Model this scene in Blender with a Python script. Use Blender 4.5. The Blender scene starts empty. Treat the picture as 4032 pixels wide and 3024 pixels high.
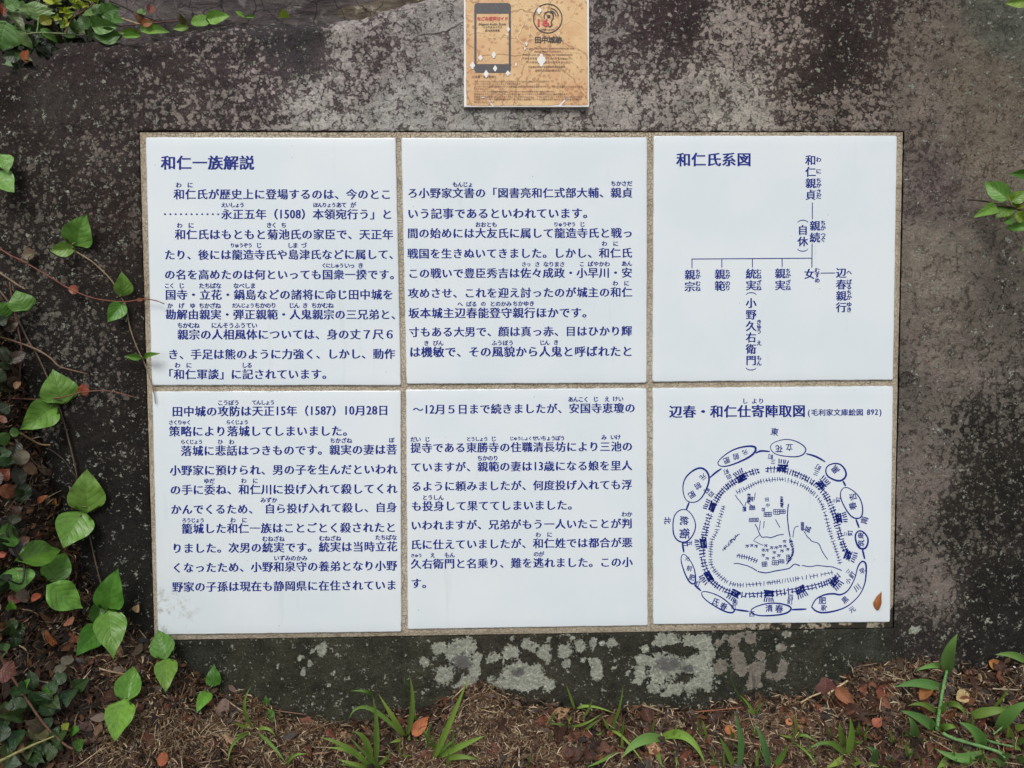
import bpy, math, random
import numpy as np
from mathutils import Vector, Matrix

rnd = random.Random(7)
nr = np.random.RandomState(11)
SC = bpy.context.scene
COL = SC.collection

# ------------------------------------------------------------------ camera
F = 3030.0
CS = np.array([-0.04073628, 0.04306192, 0.94809836])      # camera in the stone's own frame
ax, ay, az = -0.04244742, -0.02403311, -0.00751688
def rot(a, b, c):
    ca, sa, cb, sb, cc, sc = math.cos(a), math.sin(a), math.cos(b), math.sin(b), math.cos(c), math.sin(c)
    Rx = np.array([[1, 0, 0], [0, ca, -sa], [0, sa, ca]])
    Ry = np.array([[cb, 0, sb], [0, 1, 0], [-sb, 0, cb]])
    Rz = np.array([[cc, -sc, 0], [sc, cc, 0], [0, 0, 1]])
    return Rz @ Ry @ Rx
CM = rot(ax, ay, az)
AL = math.radians(22)                                     # the stone leans back
SA, CA = math.sin(AL), math.cos(AL)
Z0 = 0.45
TILT = np.array([[1, 0, 0], [0, SA, -CA], [0, CA, SA]])
OFF = np.array([0, 0, Z0])
def W(p):                                                 # stone frame (u, v, w) -> world
    return np.asarray(p, float) @ TILT.T + OFF
CW = W(CS)
cam_d = bpy.data.cameras.new('camera')
cam = bpy.data.objects.new('camera', cam_d); COL.objects.link(cam)
cam_d.sensor_width = 36; cam_d.lens = 36 * F / 4032
cam_d.clip_start = 0.02; cam_d.clip_end = 400
Rw = TILT @ CM
cam.matrix_world = Matrix([[*Rw[0], CW[0]], [*Rw[1], CW[1]], [*Rw[2], CW[2]], [0, 0, 0, 1]])
SC.camera = cam

# ------------------------------------------------------------------ light
SUN_EL, SUN_AZ = math.radians(62), math.radians(200)      # high, behind the viewer
world = bpy.data.worlds.new('World'); SC.world = world; world.use_nodes = True
wn = world.node_tree; wn.nodes.clear()
sky = wn.nodes.new('ShaderNodeTexSky'); sky.sky_type = 'NISHITA'; sky.sun_disc = False
sky.sun_elevation = SUN_EL; sky.sun_rotation = SUN_AZ; sky.dust_density = 5; sky.air_density = 1.4
hs = wn.nodes.new('ShaderNodeHueSaturation'); hs.inputs['Saturation'].default_value = 0.30
bg = wn.nodes.new('ShaderNodeBackground'); bg.inputs['Strength'].default_value = 0.108
wo = wn.nodes.new('ShaderNodeOutputWorld')
wn.links.new(sky.outputs[0], hs.inputs['Color']); wn.links.new(hs.outputs[0], bg.inputs[0]); wn.links.new(bg.outputs[0], wo.inputs[0])
sun_d = bpy.data.lights.new('sun', 'SUN'); sun_d.energy = 1.35; sun_d.angle = math.radians(24); sun_d.color = (1, .97, .93)
sun = bpy.data.objects.new('sun', sun_d); COL.objects.link(sun); sun.location = (0, -2, 4)
sdir = Vector((math.sin(SUN_AZ) * math.cos(SUN_EL), math.cos(SUN_AZ) * math.cos(SUN_EL), math.sin(SUN_EL)))
sun.rotation_euler = sdir.to_track_quat('Z', 'Y').to_euler()
SC.view_settings.view_transform = 'Standard'; SC.view_settings.look = 'None'
SC.view_settings.exposure = 0.0; SC.view_settings.gamma = 1
SC.view_settings.use_curve_mapping = False
SC.cycles.max_bounces = 5

# ------------------------------------------------------------------ helpers
def lin(c):
    c = np.asarray(c, float) / 255.0
    return np.where(c <= .04045, c / 12.92, ((c + .055) / 1.055) ** 2.4)
def L4(c): return (*[float(x) for x in lin(c)], 1.0)
def ray(px, py):
    d = CM @ np.array([(px - 2016) / F, -(py - 1512) / F, -1.0])
    return d
def S(px, py, w=0.0):                                     # photograph point -> stone frame at height w
    d = ray(px, py); t = (w - CS[2]) / d[2]
    return CS + d * t
def P(px, py, w=0.0): return W(S(px, py, w))

def interp(x, pts): return np.interp(x, [p[0] for p in pts], [p[1] for p in pts])
# value noise on numpy arrays
_tab = nr.rand(256, 256)
def vnoise(x, y):
    xi = np.floor(x).astype(int); yi = np.floor(y).astype(int)
    fx = x - xi; fy = y - yi
    fx = fx * fx * (3 - 2 * fx); fy = fy * fy * (3 - 2 * fy)
    a = _tab[xi & 255, yi & 255]; b = _tab[(xi + 1) & 255, yi & 255]
    c = _tab[xi & 255, (yi + 1) & 255]; d = _tab[(xi + 1) & 255, (yi + 1) & 255]
    return (a * (1 - fx) + b * fx) * (1 - fy) + (c * (1 - fx) + d * fx) * fy - .5
def fbm(x, y, s, o=4, g=.5):
    r = 0; a = 1; t = 0
    x = np.asarray(x, float); y = np.asarray(y, float)
    for i in range(o):
        r = r + a * vnoise(x * s + 17.3 * i, y * s + 5.1 * i); t += a; a *= g; s *= 2.03
    return r / t * 2

# ground: where it meets the stone, read along the stone's foot
FOOT = [(-400, 1050), (0, 1180), (70, 1420), (120, 1640), (190, 1900), (250, 2090), (330, 2260), (420, 2370), (520, 2440), (600, 2500), (700, 2580), (850, 2730),
        (960, 2745), (1100, 2800), (1300, 2835), (1500, 2815), (1700, 2780), (1830, 2722), (1960, 2712), (2100, 2745),
        (2250, 2785), (2450, 2790), (2700, 2790), (2900, 2778), (3050, 2745), (3200, 2735), (3300, 2700), (3370, 2640),
        (3520, 2612), (3700, 2625), (3850, 2632), (4032, 2610), (4400, 2560), (5200, 2500)]
_f = np.array([S(a, b) for a, b in FOOT])
def foot_v(x): return np.interp(x, _f[:, 0], _f[:, 1])
def ground_z(x, y, bumps=True):
    x = np.asarray(x, float); y = np.asarray(y, float)
    vc = foot_v(x); yc = vc * SA; zc = vc * CA + Z0
    d = yc - y
    bank = np.clip((-.40 - x) / .3, 0, 1)
    slope = .10 + .55 * bank
    df = np.clip(d, 0, None)
    zf = zc - slope * df / (1 + .6 * df)
    f = np.clip((-d - .13) / .42, 0, 1); f = f * f * (3 - 2 * f)
    top = .40 * CA + Z0 - .10 * np.clip((x + .25) / .8, 0, 1)
    top = top + np.clip(-d - .5, 0, 3) * .45
    z = np.where(d > 0, zf, zc + (np.maximum(top, zc + .02) - zc) * f)
    far = np.clip((np.abs(x) - 1.2) / 3, 0, 1) + np.clip((df - 1.2) / 3, 0, 1)
    z = z * (1 - np.clip(far, 0, 1)) + np.clip(far, 0, 1) * (.05 + .9 * np.clip((-d) / 2, 0, 1))
    if bumps:
        z = z + .010 * fbm(x, y, 14, 3) * np.clip(1 - far, 0, 1) + .02 * fbm(x, y, 4, 2) * np.clip(df * 4, 0, 1)
        z = z + .004 * fbm(x + 9, y, 60, 2)
    return z
# the stone's upper outline
TOPL = [(-700, 560), (-300, 470), (0, 262), (60, 252), (95, 246), (125, 232), (150, 218), (185, 190), (205, 172), (228, 163), (262, 150), (330, 148), (456, 147), (520, 140),
        (570, 132), (640, 124), (680, 116), (747, 101), (823, 84), (880, 76), (960, 71), (1101, 68), (1290, 68), (1380, 58),
        (1480, 42), (1590, -5), (1750, -50), (2400, -120), (3400, -150), (3900, -60), (4300, 60), (4800, 300)]
_t = np.array([S(a, b) for a, b in TOPL])
def top_v(u): return np.interp(u, _t[:, 0], _t[:, 1])

def hit(px, py):
    """first thing a line of sight meets: stone face or ground; returns world point and which"""
    d = ray(px, py); dw = TILT @ d; dw = dw / np.linalg.norm(dw)
    s = S(px, py, 0.0)
    best = None
    if s[1] < top_v(s[0]):
        best = (np.linalg.norm(W(s) - CW), 'stone')
    ts = np.arange(.25, 2.6, .002)
    pts = CW[None] + dw[None] * ts[:, None]
    below = pts[:, 2] < ground_z(pts[:, 0], pts[:, 1])
    if below.any():
        t = ts[np.argmax(below)]
        if best is None or t < best[0] - .004: best = (t, 'ground')
    if best is None: best = (1.3, 'none')
    return CW + dw * best[0], best[1], dw, best[0]
def AT(px, py, h=0.01):
    p, k, d, t = hit(px, py)
    return CW + d * (t - h)

def link(name, me, mat=None, parent=None, loc=None, color=None):
    o = bpy.data.objects.new(name, me); COL.objects.link(o)
    if mat is not None and me is not None and len(me.materials) == 0: me.materials.append(mat)
    if parent is not None: o.parent = parent
    if loc is not None: o.location = loc
    if color is not None: o.color = color
    return o
def mesh(name, verts, faces, smooth=False):
    me = bpy.data.meshes.new(name)
    me.from_pydata([tuple(map(float, v)) for v in verts], [], [tuple(map(int, f)) for f in faces])
    if smooth: me.polygons.foreach_set('use_smooth', [True] * len(me.polygons))
    me.update(); return me
def mesh_np(name, V, Fq, smooth=True):
    """fast quads or tris mesh from arrays"""
    me = bpy.data.meshes.new(name)
    V = np.ascontiguousarray(V, dtype=np.float32); Fq = np.ascontiguousarray(Fq, dtype=np.int32)
    k = Fq.shape[1]
    me.vertices.add(len(V)); me.vertices.foreach_set('co', V.ravel())
    me.loops.add(Fq.size); me.loops.foreach_set('vertex_index', Fq.ravel())
    me.polygons.add(len(Fq)); me.polygons.foreach_set('loop_start', np.arange(0, Fq.size, k, dtype=np.int32))
    me.polygons.foreach_set('loop_total', np.full(len(Fq), k, dtype=np.int32))
    me.update(calc_edges=True); me.validate()
    if smooth: me.polygons.foreach_set('use_smooth', [True] * len(me.polygons))
    return me
def vcol(me, name, arr):
    a = me.attributes.new(name, 'FLOAT_COLOR', 'POINT')
    arr = np.asarray(arr, np.float32)
    if arr.shape[1] == 3: arr = np.concatenate([arr, np.ones((len(arr), 1), np.float32)], 1)
    a.data.foreach_set('color', np.ascontiguousarray(arr).ravel())
def vfl(me, name, arr):
    a = me.attributes.new(name, 'FLOAT', 'POINT'); a.data.foreach_set('value', np.asarray(arr, np.float32))
def empty(name, loc, label, cat, group=None):
    o = bpy.data.objects.new(name, None); COL.objects.link(o); o.location = tuple(float(x) for x in loc); o.empty_display_size = .01
    o['label'] = label; o['category'] = cat
    if group: o['group'] = group
    return o
def tag(o, label, cat, group=None):
    o['label'] = label; o['category'] = cat
    if group: o['group'] = group
    return o

class M:
    """tiny node-tree builder"""
    def __init__(s, name):
        s.m = bpy.data.materials.new(name); s.m.use_nodes = True; s.t = s.m.node_tree; s.t.nodes.clear()
        s.out = s.t.nodes.new('ShaderNodeOutputMaterial'); s.b = s.t.nodes.new('ShaderNodeBsdfPrincipled')
        s.t.links.new(s.b.outputs[0], s.out.inputs[0])
    def n(s, ty, **k):
        nd = s.t.nodes.new(ty)
        for a, v in k.items():
            if a == 'ins':
                for i, x in v.items():
                    if hasattr(x, 'is_output') or isinstance(x, bpy.types.NodeSocket): s.t.links.new(x, nd.inputs[i])
                    else: nd.inputs[i].default_value = x
            else: setattr(nd, a, v)
        return nd
    def set(s, **k):
        for a, v in k.items():
            a = a.replace('_', ' ')
            if isinstance(v, bpy.types.NodeSocket): s.t.links.new(v, s.b.inputs[a])
            else: s.b.inputs[a].default_value = v
    def math(s, op, a, b=0.0, c=0.0, clamp=False):
        return s.n('ShaderNodeMath', operation=op, use_clamp=clamp, ins={0: a, 1: b, 2: c}).outputs[0]
    def mr(s, v, a, b, c=0.0, d=1.0, kind='SMOOTHSTEP'):
        return s.n('ShaderNodeMapRange', interpolation_type=kind, ins={0: v, 1: a, 2: b, 3: c, 4: d}).outputs[0]
    def mix(s, f, a, b, bt='MIX'):
        nd = s.n('ShaderNodeMix', data_type='RGBA', blend_type=bt)
        for i, x in ((0, f), (6, a), (7, b)):
            if isinstance(x, bpy.types.NodeSocket): s.t.links.new(x, nd.inputs[i])
            else: nd.inputs[i].default_value = x
        return nd.outputs[2]
    def noise(s, co, sc, det=4, rough=.5, dist=0.0):
        return s.n('ShaderNodeTexNoise', ins={'Vector': co, 'Scale': sc, 'Detail': det, 'Roughness': rough, 'Distortion': dist}).outputs[0]
    def vor(s, co, sc, feat='F1', rnd_=1.0, out=0):
        return s.n('ShaderNodeTexVoronoi', feature=feat, ins={'Vector': co, 'Scale': sc, 'Randomness': rnd_}).outputs[out]
    def attr(s, name, out='Color'): return s.n('ShaderNodeAttribute', attribute_name=name).outputs[out]
    def bump(s, h, dist, strength=1.0, nrm=None):
        i = {'Height': h, 'Distance': dist, 'Strength': strength}
        if nrm is not None: i['Normal'] = nrm
        return s.n('ShaderNodeBump', ins=i).outputs[0]
    def obj(s): return s.n('ShaderNodeTexCoord').outputs['Object']
    def geo(s): return s.n('ShaderNodeNewGeometry').outputs['Position']

def vdist(m, co, sc, amt):
    """coordinates pushed about by noise"""
    nz = m.n('ShaderNodeTexNoise', ins={'Vector': co, 'Scale': sc, 'Detail': 4})
    sub = m.n('ShaderNodeVectorMath', operation='SUBTRACT', ins={0: nz.outputs[1], 1: (.5, .5, .5)}).outputs[0]
    scl = m.n('ShaderNodeVectorMath', operation='SCALE', ins={0: sub, 'Scale': amt}).outputs[0]
    return m.n('ShaderNodeVectorMath', operation='ADD', ins={0: co, 1: scl}).outputs[0]

# ------------------------------------------------------------------ materials
def mat_stone():
    m = M('weathered_stone'); co = m.geo()
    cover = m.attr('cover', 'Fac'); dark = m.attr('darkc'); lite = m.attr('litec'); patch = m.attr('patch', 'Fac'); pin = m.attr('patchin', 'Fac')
    coarse = m.attr('coarse', 'Fac')
    cd = vdist(m, co, 90, .010)
    vd = m.n('ShaderNodeTexVoronoi', feature='F1', ins={'Vector': cd, 'Scale': 175.0})
    dr = m.n('ShaderNodeSeparateColor', ins={0: vd.outputs['Color']}).outputs[2]
    disc = m.math('SUBTRACT', m.math('MULTIPLY', dr, .9), m.math('MULTIPLY', vd.outputs['Distance'], 1.0))   # about -.7 .. .9
    vd2 = m.n('ShaderNodeTexVoronoi', feature='F1', ins={'Vector': vdist(m, co, 160, .004), 'Scale': 400.0})
    dr2 = m.n('ShaderNodeSeparateColor', ins={0: vd2.outputs['Color']}).outputs[2]
    disc2 = m.math('SUBTRACT', m.math('MULTIPLY', dr2, .9), m.math('MULTIPLY', vd2.outputs['Distance'], 1.0))
    n1 = m.noise(co, 24, 4, .6, .3)
    n2 = m.noise(co, 125, 8, .74)
    n3 = m.noise(co, 9, 3, .5)
    v = m.math('ADD', m.math('ADD', m.math('MULTIPLY', n1, .30), m.math('MULTIPLY', n2, .44)), m.math('ADD', m.math('MULTIPLY', disc, .22), m.math('MULTIPLY', disc2, .12)))
    v = m.math('ADD', v, m.math('MULTIPLY', n3, .10))
    thr = m.math('ADD', m.mr(cover, 0, 1, .665, .29, 'LINEAR'), m.mr(cover, .14, .02, 0, .11, 'LINEAR'))
    mask = m.mr(m.math('SUBTRACT', v, thr), -.045, .055)
    # each lichen disc has its own tone
    cell = m.n('ShaderNodeTexVoronoi', feature='F1', ins={'Vector': cd, 'Scale': 175.0}).outputs['Color']
    cellv = m.n('ShaderNodeSeparateColor', ins={0: cell}).outputs[0]
    grain = m.noise(co, 420, 4, .7)
    mott = m.noise(co, 34, 5, .6)
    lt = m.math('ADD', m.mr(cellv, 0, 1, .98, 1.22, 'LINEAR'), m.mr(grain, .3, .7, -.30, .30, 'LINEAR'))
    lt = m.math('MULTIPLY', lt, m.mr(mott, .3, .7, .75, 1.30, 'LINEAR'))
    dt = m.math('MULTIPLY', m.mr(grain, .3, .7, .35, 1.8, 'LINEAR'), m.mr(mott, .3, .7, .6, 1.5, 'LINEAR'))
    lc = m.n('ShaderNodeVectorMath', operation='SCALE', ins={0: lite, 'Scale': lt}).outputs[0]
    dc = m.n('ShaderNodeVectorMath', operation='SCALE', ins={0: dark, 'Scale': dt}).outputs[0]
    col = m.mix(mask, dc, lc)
    # tiny pale specks and black pits
    sp = m.vor(co, 150, 'F1'); spc = m.n('ShaderNodeTexVoronoi', feature='F1', ins={'Vector': co, 'Scale': 150.0}).outputs['Color']
    spv = m.n('ShaderNodeSeparateColor', ins={0: spc}).outputs[1]
    spk = m.math('MULTIPLY', m.mr(sp, .22, .10), m.mr(spv, .80, .86))
    spk = m.math('MULTIPLY', spk, m.attr('specks', 'Fac'))
    col = m.mix(m.math('MULTIPLY', spk, .5), col, L4((132, 120, 108)))
    pits = m.math('MULTIPLY', m.mr(m.noise(co, 70, 6, .75, .6), .70, .76), m.mr(cover, .4, .7))
    col = m.mix(m.math('MULTIPLY', pits, .8), col, L4((44, 38, 36)))
    # big pale crusts below the panel
    pn = m.noise(co, 110, 5, .6)
    pv = m.math('ADD', patch, m.math('ADD', m.mr(pn, .25, .75, -.42, .42, 'LINEAR'), m.mr(m.noise(co, 330, 4, .7), .3, .7, -.34, .34, 'LINEAR')))
    pmask = m.mr(pv, .25, .31)
    pcol = m.mix(m.noise(co, 60, 5, .6), L4((142, 146, 132)), L4((176, 179, 164)))
    pcol = m.mix(m.mr(m.noise(co, 300, 4, .7), .5, .75), pcol, L4((202, 205, 192)))
    pcol = m.mix(m.attr('pinkish', 'Fac'), pcol, L4((128, 116, 106)))
    edge = m.mr(pv, .30, .46, .45, 0)
    pcol = m.mix(edge, pcol, L4((160, 163, 150)))
    inner = m.math('MULTIPLY', m.mr(m.math('ADD', pin, m.mr(m.noise(co, 200, 6, .7), .25, .75, -.6, .6, 'LINEAR')), .30, .75), .8)
    pcol = m.n('ShaderNodeVectorMath', operation='SCALE', ins={0: pcol, 'Scale': m.math('MULTIPLY', m.mr(grain, .3, .7, .72, 1.22, 'LINEAR'), m.mr(m.noise(co, 150, 5, .7), .3, .7, .75, 1.2, 'LINEAR'))}).outputs[0]
    pcol = m.mix(inner, pcol, m.mix(grain, L4((62, 60, 62)), L4((108, 106, 108))))
    col = m.mix(pmask, col, pcol)
    # fine cracks
    cr = m.vor(vdist(m, co, 14, .06), 5.5, 'DISTANCE_TO_EDGE')
    crm = m.math('MULTIPLY', m.mr(cr, .012, .004), m.mr(m.noise(co, 5, 2), .62, .68))
    col = m.mix(m.math('MULTIPLY', crm, .45), col, L4((30, 26, 25)))
    h = m.math('ADD', m.math('MULTIPLY', mask, .5), m.math('MULTIPLY', m.noise(co, 230, 6, .8), 1.5))
    h = m.math('ADD', h, m.math('MULTIPLY', m.noise(co, 38, 6, .65), 2.6))
    h = m.math('ADD', h, m.math('MULTIPLY', pmask, .8))
    h = m.math('SUBTRACT', h, m.math('MULTIPLY', crm, .8))
    h = m.math('SUBTRACT', h, m.math('MULTIPLY', pits, .6))
    m.set(Base_Color=col, Roughness=.86, Normal=m.bump(h, .0024, 1.0))
    m.b.inputs['Specular IOR Level'].default_value = .25
    return m.m
def mat_boulder(c1, c2, c3, sc=1.0):
    m = M('rough_boulder'); co = m.geo()
    st = m.n('ShaderNodeMapping', ins={'Vector': co, 'Rotation': (0.3, .5, .2), 'Scale': (12, 12, 45)}).outputs[0]
    n1 = m.noise(st, sc, 8, .65, .5); n2 = m.noise(co, 60, 8, .7)
    col = m.mix(m.mr(n1, .35, .65), L4(c1), L4(c2)); col = m.mix(m.mr(n2, .55, .68), col, L4(c3))
    col = m.mix(m.mr(m.vor(vdist(m, co, 30, .03), 28, 'DISTANCE_TO_EDGE'), .03, .0), col, L4((40, 36, 36)))
    m.set(Base_Color=col, Roughness=.9, Normal=m.bump(m.math('ADD', n1, n2), .008, 1.0))
    return m.m
def mat_mortar():
    m = M('cracked_mortar'); co = m.geo()
    ck = m.vor(vdist(m, co, 200, .003), 210, 'DISTANCE_TO_EDGE')
    crack = m.mr(ck, .09, .02)
    ck2 = m.vor(co, 34, 'DISTANCE_TO_EDGE'); crack2 = m.mr(ck2, .025, .008)
    n = m.noise(co, 18, 5, .6)
    col = m.mix(m.mr(n, .3, .7), L4((162, 148, 126)), L4((188, 177, 158)))
    col = m.mix(m.mr(m.noise(co, 220, 4, .7), .4, .75), col, L4((186, 174, 154)))
    wear = m.attr('wear', 'Fac')
    col = m.mix(m.math('MULTIPLY', crack, m.mr(wear, 0, 1, .22, .6)), col, L4((84, 68, 48)))
    col = m.mix(m.math('MULTIPLY', crack2, .3), col, L4((58, 46, 38)))
    rot_ = m.mr(m.math('ADD', m.noise(co, 48, 6, .7), m.attr('moss', 'Fac')), .80, .86)
    col = m.mix(rot_, col, L4((50, 46, 36)))
    col = m.mix(m.mr(m.noise(co, 500, 2), .74, .78), col, L4((215, 210, 200)))
    h = m.math('ADD', m.math('MULTIPLY', crack, -.8), m.math('MULTIPLY', m.noise(co, 300, 5, .7), .8))
    h = m.math('SUBTRACT', h, m.math('MULTIPLY', rot_, .6))
    m.set(Base_Color=col, Roughness=.88, Normal=m.bump(h, .0012, .8))
    return m.m
def mat_tile():
    m = M('white_glaze'); co = m.geo()
    n = m.noise(co, 9, 4, .55)
    col = m.mix(m.mr(n, .3, .7), L4((218, 228, 233)), L4((225, 232, 236)))
    g = m.attr('grime', 'Fac')
    pc_ = tuple(float(x) for x in P(650, 2395)); dd = m.n('ShaderNodeVectorMath', operation='DISTANCE', ins={0: co, 1: pc_}).outputs['Value']
    gl = m.math('MULTIPLY', m.mr(dd, .055, .01), m.mr(m.noise(co, 75, 6, .7), .50, .66))
    gs = m.math('MULTIPLY', m.mr(m.noise(m.n('ShaderNodeMapping', ins={'Vector': co, 'Scale': (55, 1, 7)}).outputs[0], 1.0, 6, .6), .60, .74), .10)
    gm = m.math('MULTIPLY', m.mr(m.math('ADD', m.noise(co, 60, 6, .7), g), .92, 1.25), .55)
    col = m.mix(gm, col, L4((150, 146, 128)))
    col = m.mix(m.math('MULTIPLY', gl, .55), col, L4((140, 138, 120)))
    col = m.mix(gs, col, L4((150, 150, 140)))
    fl = m.vor(co, 110, 'F1'); fv = m.n('ShaderNodeSeparateColor', ins={0: m.n('ShaderNodeTexVoronoi', feature='F1', ins={'Vector': co, 'Scale': 110.0}).outputs['Color']}).outputs[0]
    fm = m.math('MULTIPLY', m.mr(fl, .09, .05), m.mr(fv, .955, .965))
    col = m.mix(m.math('MULTIPLY', fm, .6), col, L4((110, 108, 106)))
    ed = m.attr('edge', 'Fac')
    col = m.mix(m.math('MULTIPLY', ed, m.mr(m.noise(co, 70, 5, .7), .42, .62, .05, .75)), col, L4((92, 76, 64)))
    m.set(Base_Color=col, Roughness=.12, Normal=m.bump(m.noise(co, 12, 3, .5), .0012, .6))
    m.b.inputs['Coat Weight'].default_value = .3; m.b.inputs['Coat Roughness'].default_value = .04
    return m.m
def mat_plain(name, c, rough=.6, var=.12, sc=200, bump=0.0, spec=.5):
    m = M(name); co = m.geo()
    n = m.noise(co, sc, 4, .6)
    c = np.asarray(lin(c)); a = (*np.clip(c * (1 - var), 0, 1), 1); b = (*np.clip(c * (1 + var), 0, 1), 1)
    m.set(Base_Color=m.mix(m.mr(n, .3, .7), a, b), Roughness=rough)
    m.b.inputs['Specular IOR Level'].default_value = spec
    if bump: m.set(Normal=m.bump(n, bump, .7))
    return m.m
def mat_leaf(name, rough=.42, veins=.6, lat=6.0, trans=.22, dry=False):
    m = M(name); co = m.obj()
    oc = m.n('ShaderNodeObjectInfo'); base = oc.outputs['Color']; r = oc.outputs['Random']
    uv = m.n('ShaderNodeSeparateXYZ', ins={0: m.n('ShaderNodeUVMap').outputs[0]})
    a = m.math('ABSOLUTE', m.math('MULTIPLY', m.math('SUBTRACT', uv.outputs[0], .5), 2.0))
    t = uv.outputs[1]
    w = m.math('SUBTRACT', m.math('MULTIPLY', t, lat), m.math('MULTIPLY', a, 2.2))
    pp = m.math('PINGPONG', w, .5)
    latv = m.math('MULTIPLY', m.mr(pp, .05, .0), m.mr(a, .95, .6))
    mid = m.mr(a, .065, .02)
    vein = m.math('MAXIMUM', m.math('MULTIPLY', latv, .55), mid)
    n = m.noise(co, 5, 6, .65)
    # variation over the blade
    v = m.math('ADD', m.mr(n, .3, .7, .72, 1.22, 'LINEAR'), m.mr(pp, 0, .5, -.05, .04, 'LINEAR'))
    col = m.n('ShaderNodeVectorMath', operation='SCALE', ins={0: base, 'Scale': v}).outputs[0]
    if dry:
        col = m.mix(m.mr(m.noise(co, 4, 5, .7), .52, .7, 0, .6), col, L4((58, 34, 22)))
        col = m.mix(m.math('MULTIPLY', vein, .35), col, L4((150, 100, 60)))
    else:
        col = m.mix(m.math('MULTIPLY', vein, .24 * veins), col, L4((140, 176, 104)))
        col = m.mix(m.mr(m.noise(co, 11, 3, .6), .72, .78, 0, .5), col, L4((120, 110, 60)))
    h = m.math('SUBTRACT', m.math('MULTIPLY', m.mr(pp, 0, .3, 0, 1), .55), m.math('MULTIPLY', mid, .8))
    m.set(Base_Color=col, Roughness=m.mr(n, .3, .7, rough - .08, rough + .15, 'LINEAR'), Normal=m.bump(h, .0011, .65 * veins))
    if trans:
        tr = m.n('ShaderNodeBsdfTranslucent', ins={'Color': col}); mx = m.n('ShaderNodeMixShader', ins={0: trans})
        m.t.links.new(m.b.outputs[0], mx.inputs[1]); m.t.links.new(tr.outputs[0], mx.inputs[2]); m.t.links.new(mx.outputs[0], m.out.inputs[0])
    return m.m
def mat_vc(name, rough=.8):
    m = M(name); c = m.attr('Col'); co = m.geo()
    n = m.mr(m.noise(co, 600, 3, .6), .3, .7, .7, 1.3, 'LINEAR')
    m.set(Base_Color=m.n('ShaderNodeVectorMath', operation='SCALE', ins={0: c, 'Scale': n}).outputs[0], Roughness=rough)
    m.b.inputs['Specular IOR Level'].default_value = .3
    return m.m
def mat_stem():
    m = M('stem'); oc = m.n('ShaderNodeObjectInfo').outputs['Color']; co = m.geo()
    n = m.mr(m.noise(co, 300, 4, .6), .3, .7, .65, 1.35, 'LINEAR')
    m.set(Base_Color=m.n('ShaderNodeVectorMath', operation='SCALE', ins={0: oc, 'Scale': n}).outputs[0], Roughness=.6)
    return m.m
def mat_soil():
    m = M('dark_soil'); co = m.geo()
    n = m.noise(co, 30, 8, .7); n2 = m.noise(co, 300, 6, .7)
    col = m.mix(m.mr(n, .3, .7), L4((28, 20, 15)), L4((48, 34, 25)))
    col = m.mix(m.mr(n2, .6, .8), col, L4((84, 62, 46)))
    m.set(Base_Color=col, Roughness=.9, Normal=m.bump(m.math('ADD', n, n2), .006, 1.0))
    return m.m
def mat_print():
    m = M('faded_print'); co = m.obj()
    n = m.noise(co, 22, 5, .6)
    v = m.vor(vdist(m, co, 160, .006), 190, 'F1'); zz = m.n('ShaderNodeSeparateXYZ', ins={0: co}).outputs[2]; spot = m.mr(m.math('ADD', v, m.mr(m.noise(co, 30, 3), .35, .65, -.16, .22, 'LINEAR')), .26, .42, 1, 0)
    col = m.mix(m.mr(n, .3, .7), L4((206, 158, 112)), L4((222, 188, 138)))
    z = m.n('ShaderNodeSeparateXYZ', ins={0: co}).outputs[1]
    col = m.mix(m.mr(z, .1, .02, 0, .8), col, L4((202, 148, 110)))
    col = m.mix(m.math('MULTIPLY', spot, .6), col, L4((162, 108, 66)))
    ck = m.vor(vdist(m, co, 20, .02), 30, 'DISTANCE_TO_EDGE'); cr = m.mr(ck, .022, .006)
    col = m.mix(m.math('MULTIPLY', cr, .55), col, L4((226, 200, 156)))
    ck2 = m.vor(vdist(m, co, 20, .03), 13, 'DISTANCE_TO_EDGE'); cr2 = m.mr(ck2, .010, .003)
    col = m.mix(m.math('MULTIPLY', cr2, .4), col, L4((130, 94, 58)))
    m.set(Base_Color=col, Roughness=.5, Normal=m.bump(m.math('ADD', cr, cr2), .0006, .6))
    return m.m

STONE = mat_stone(); MORTAR = mat_mortar(); TILE = mat_tile(); SOIL = mat_soil()
INK = mat_plain('blue_underglaze', (24, 44, 134), .5, .12, 120, 0.0, .2)
LEAF = mat_leaf('green_leaf', .34, .6); BLADE = mat_leaf('grass_blade', .5, .55, 0.0, .25); DRY = mat_leaf('dry_leaf', .55, .8, 8.0, .05, dry=True)
STEM = mat_stem(); LITTER = mat_vc('litter', .5)

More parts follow.
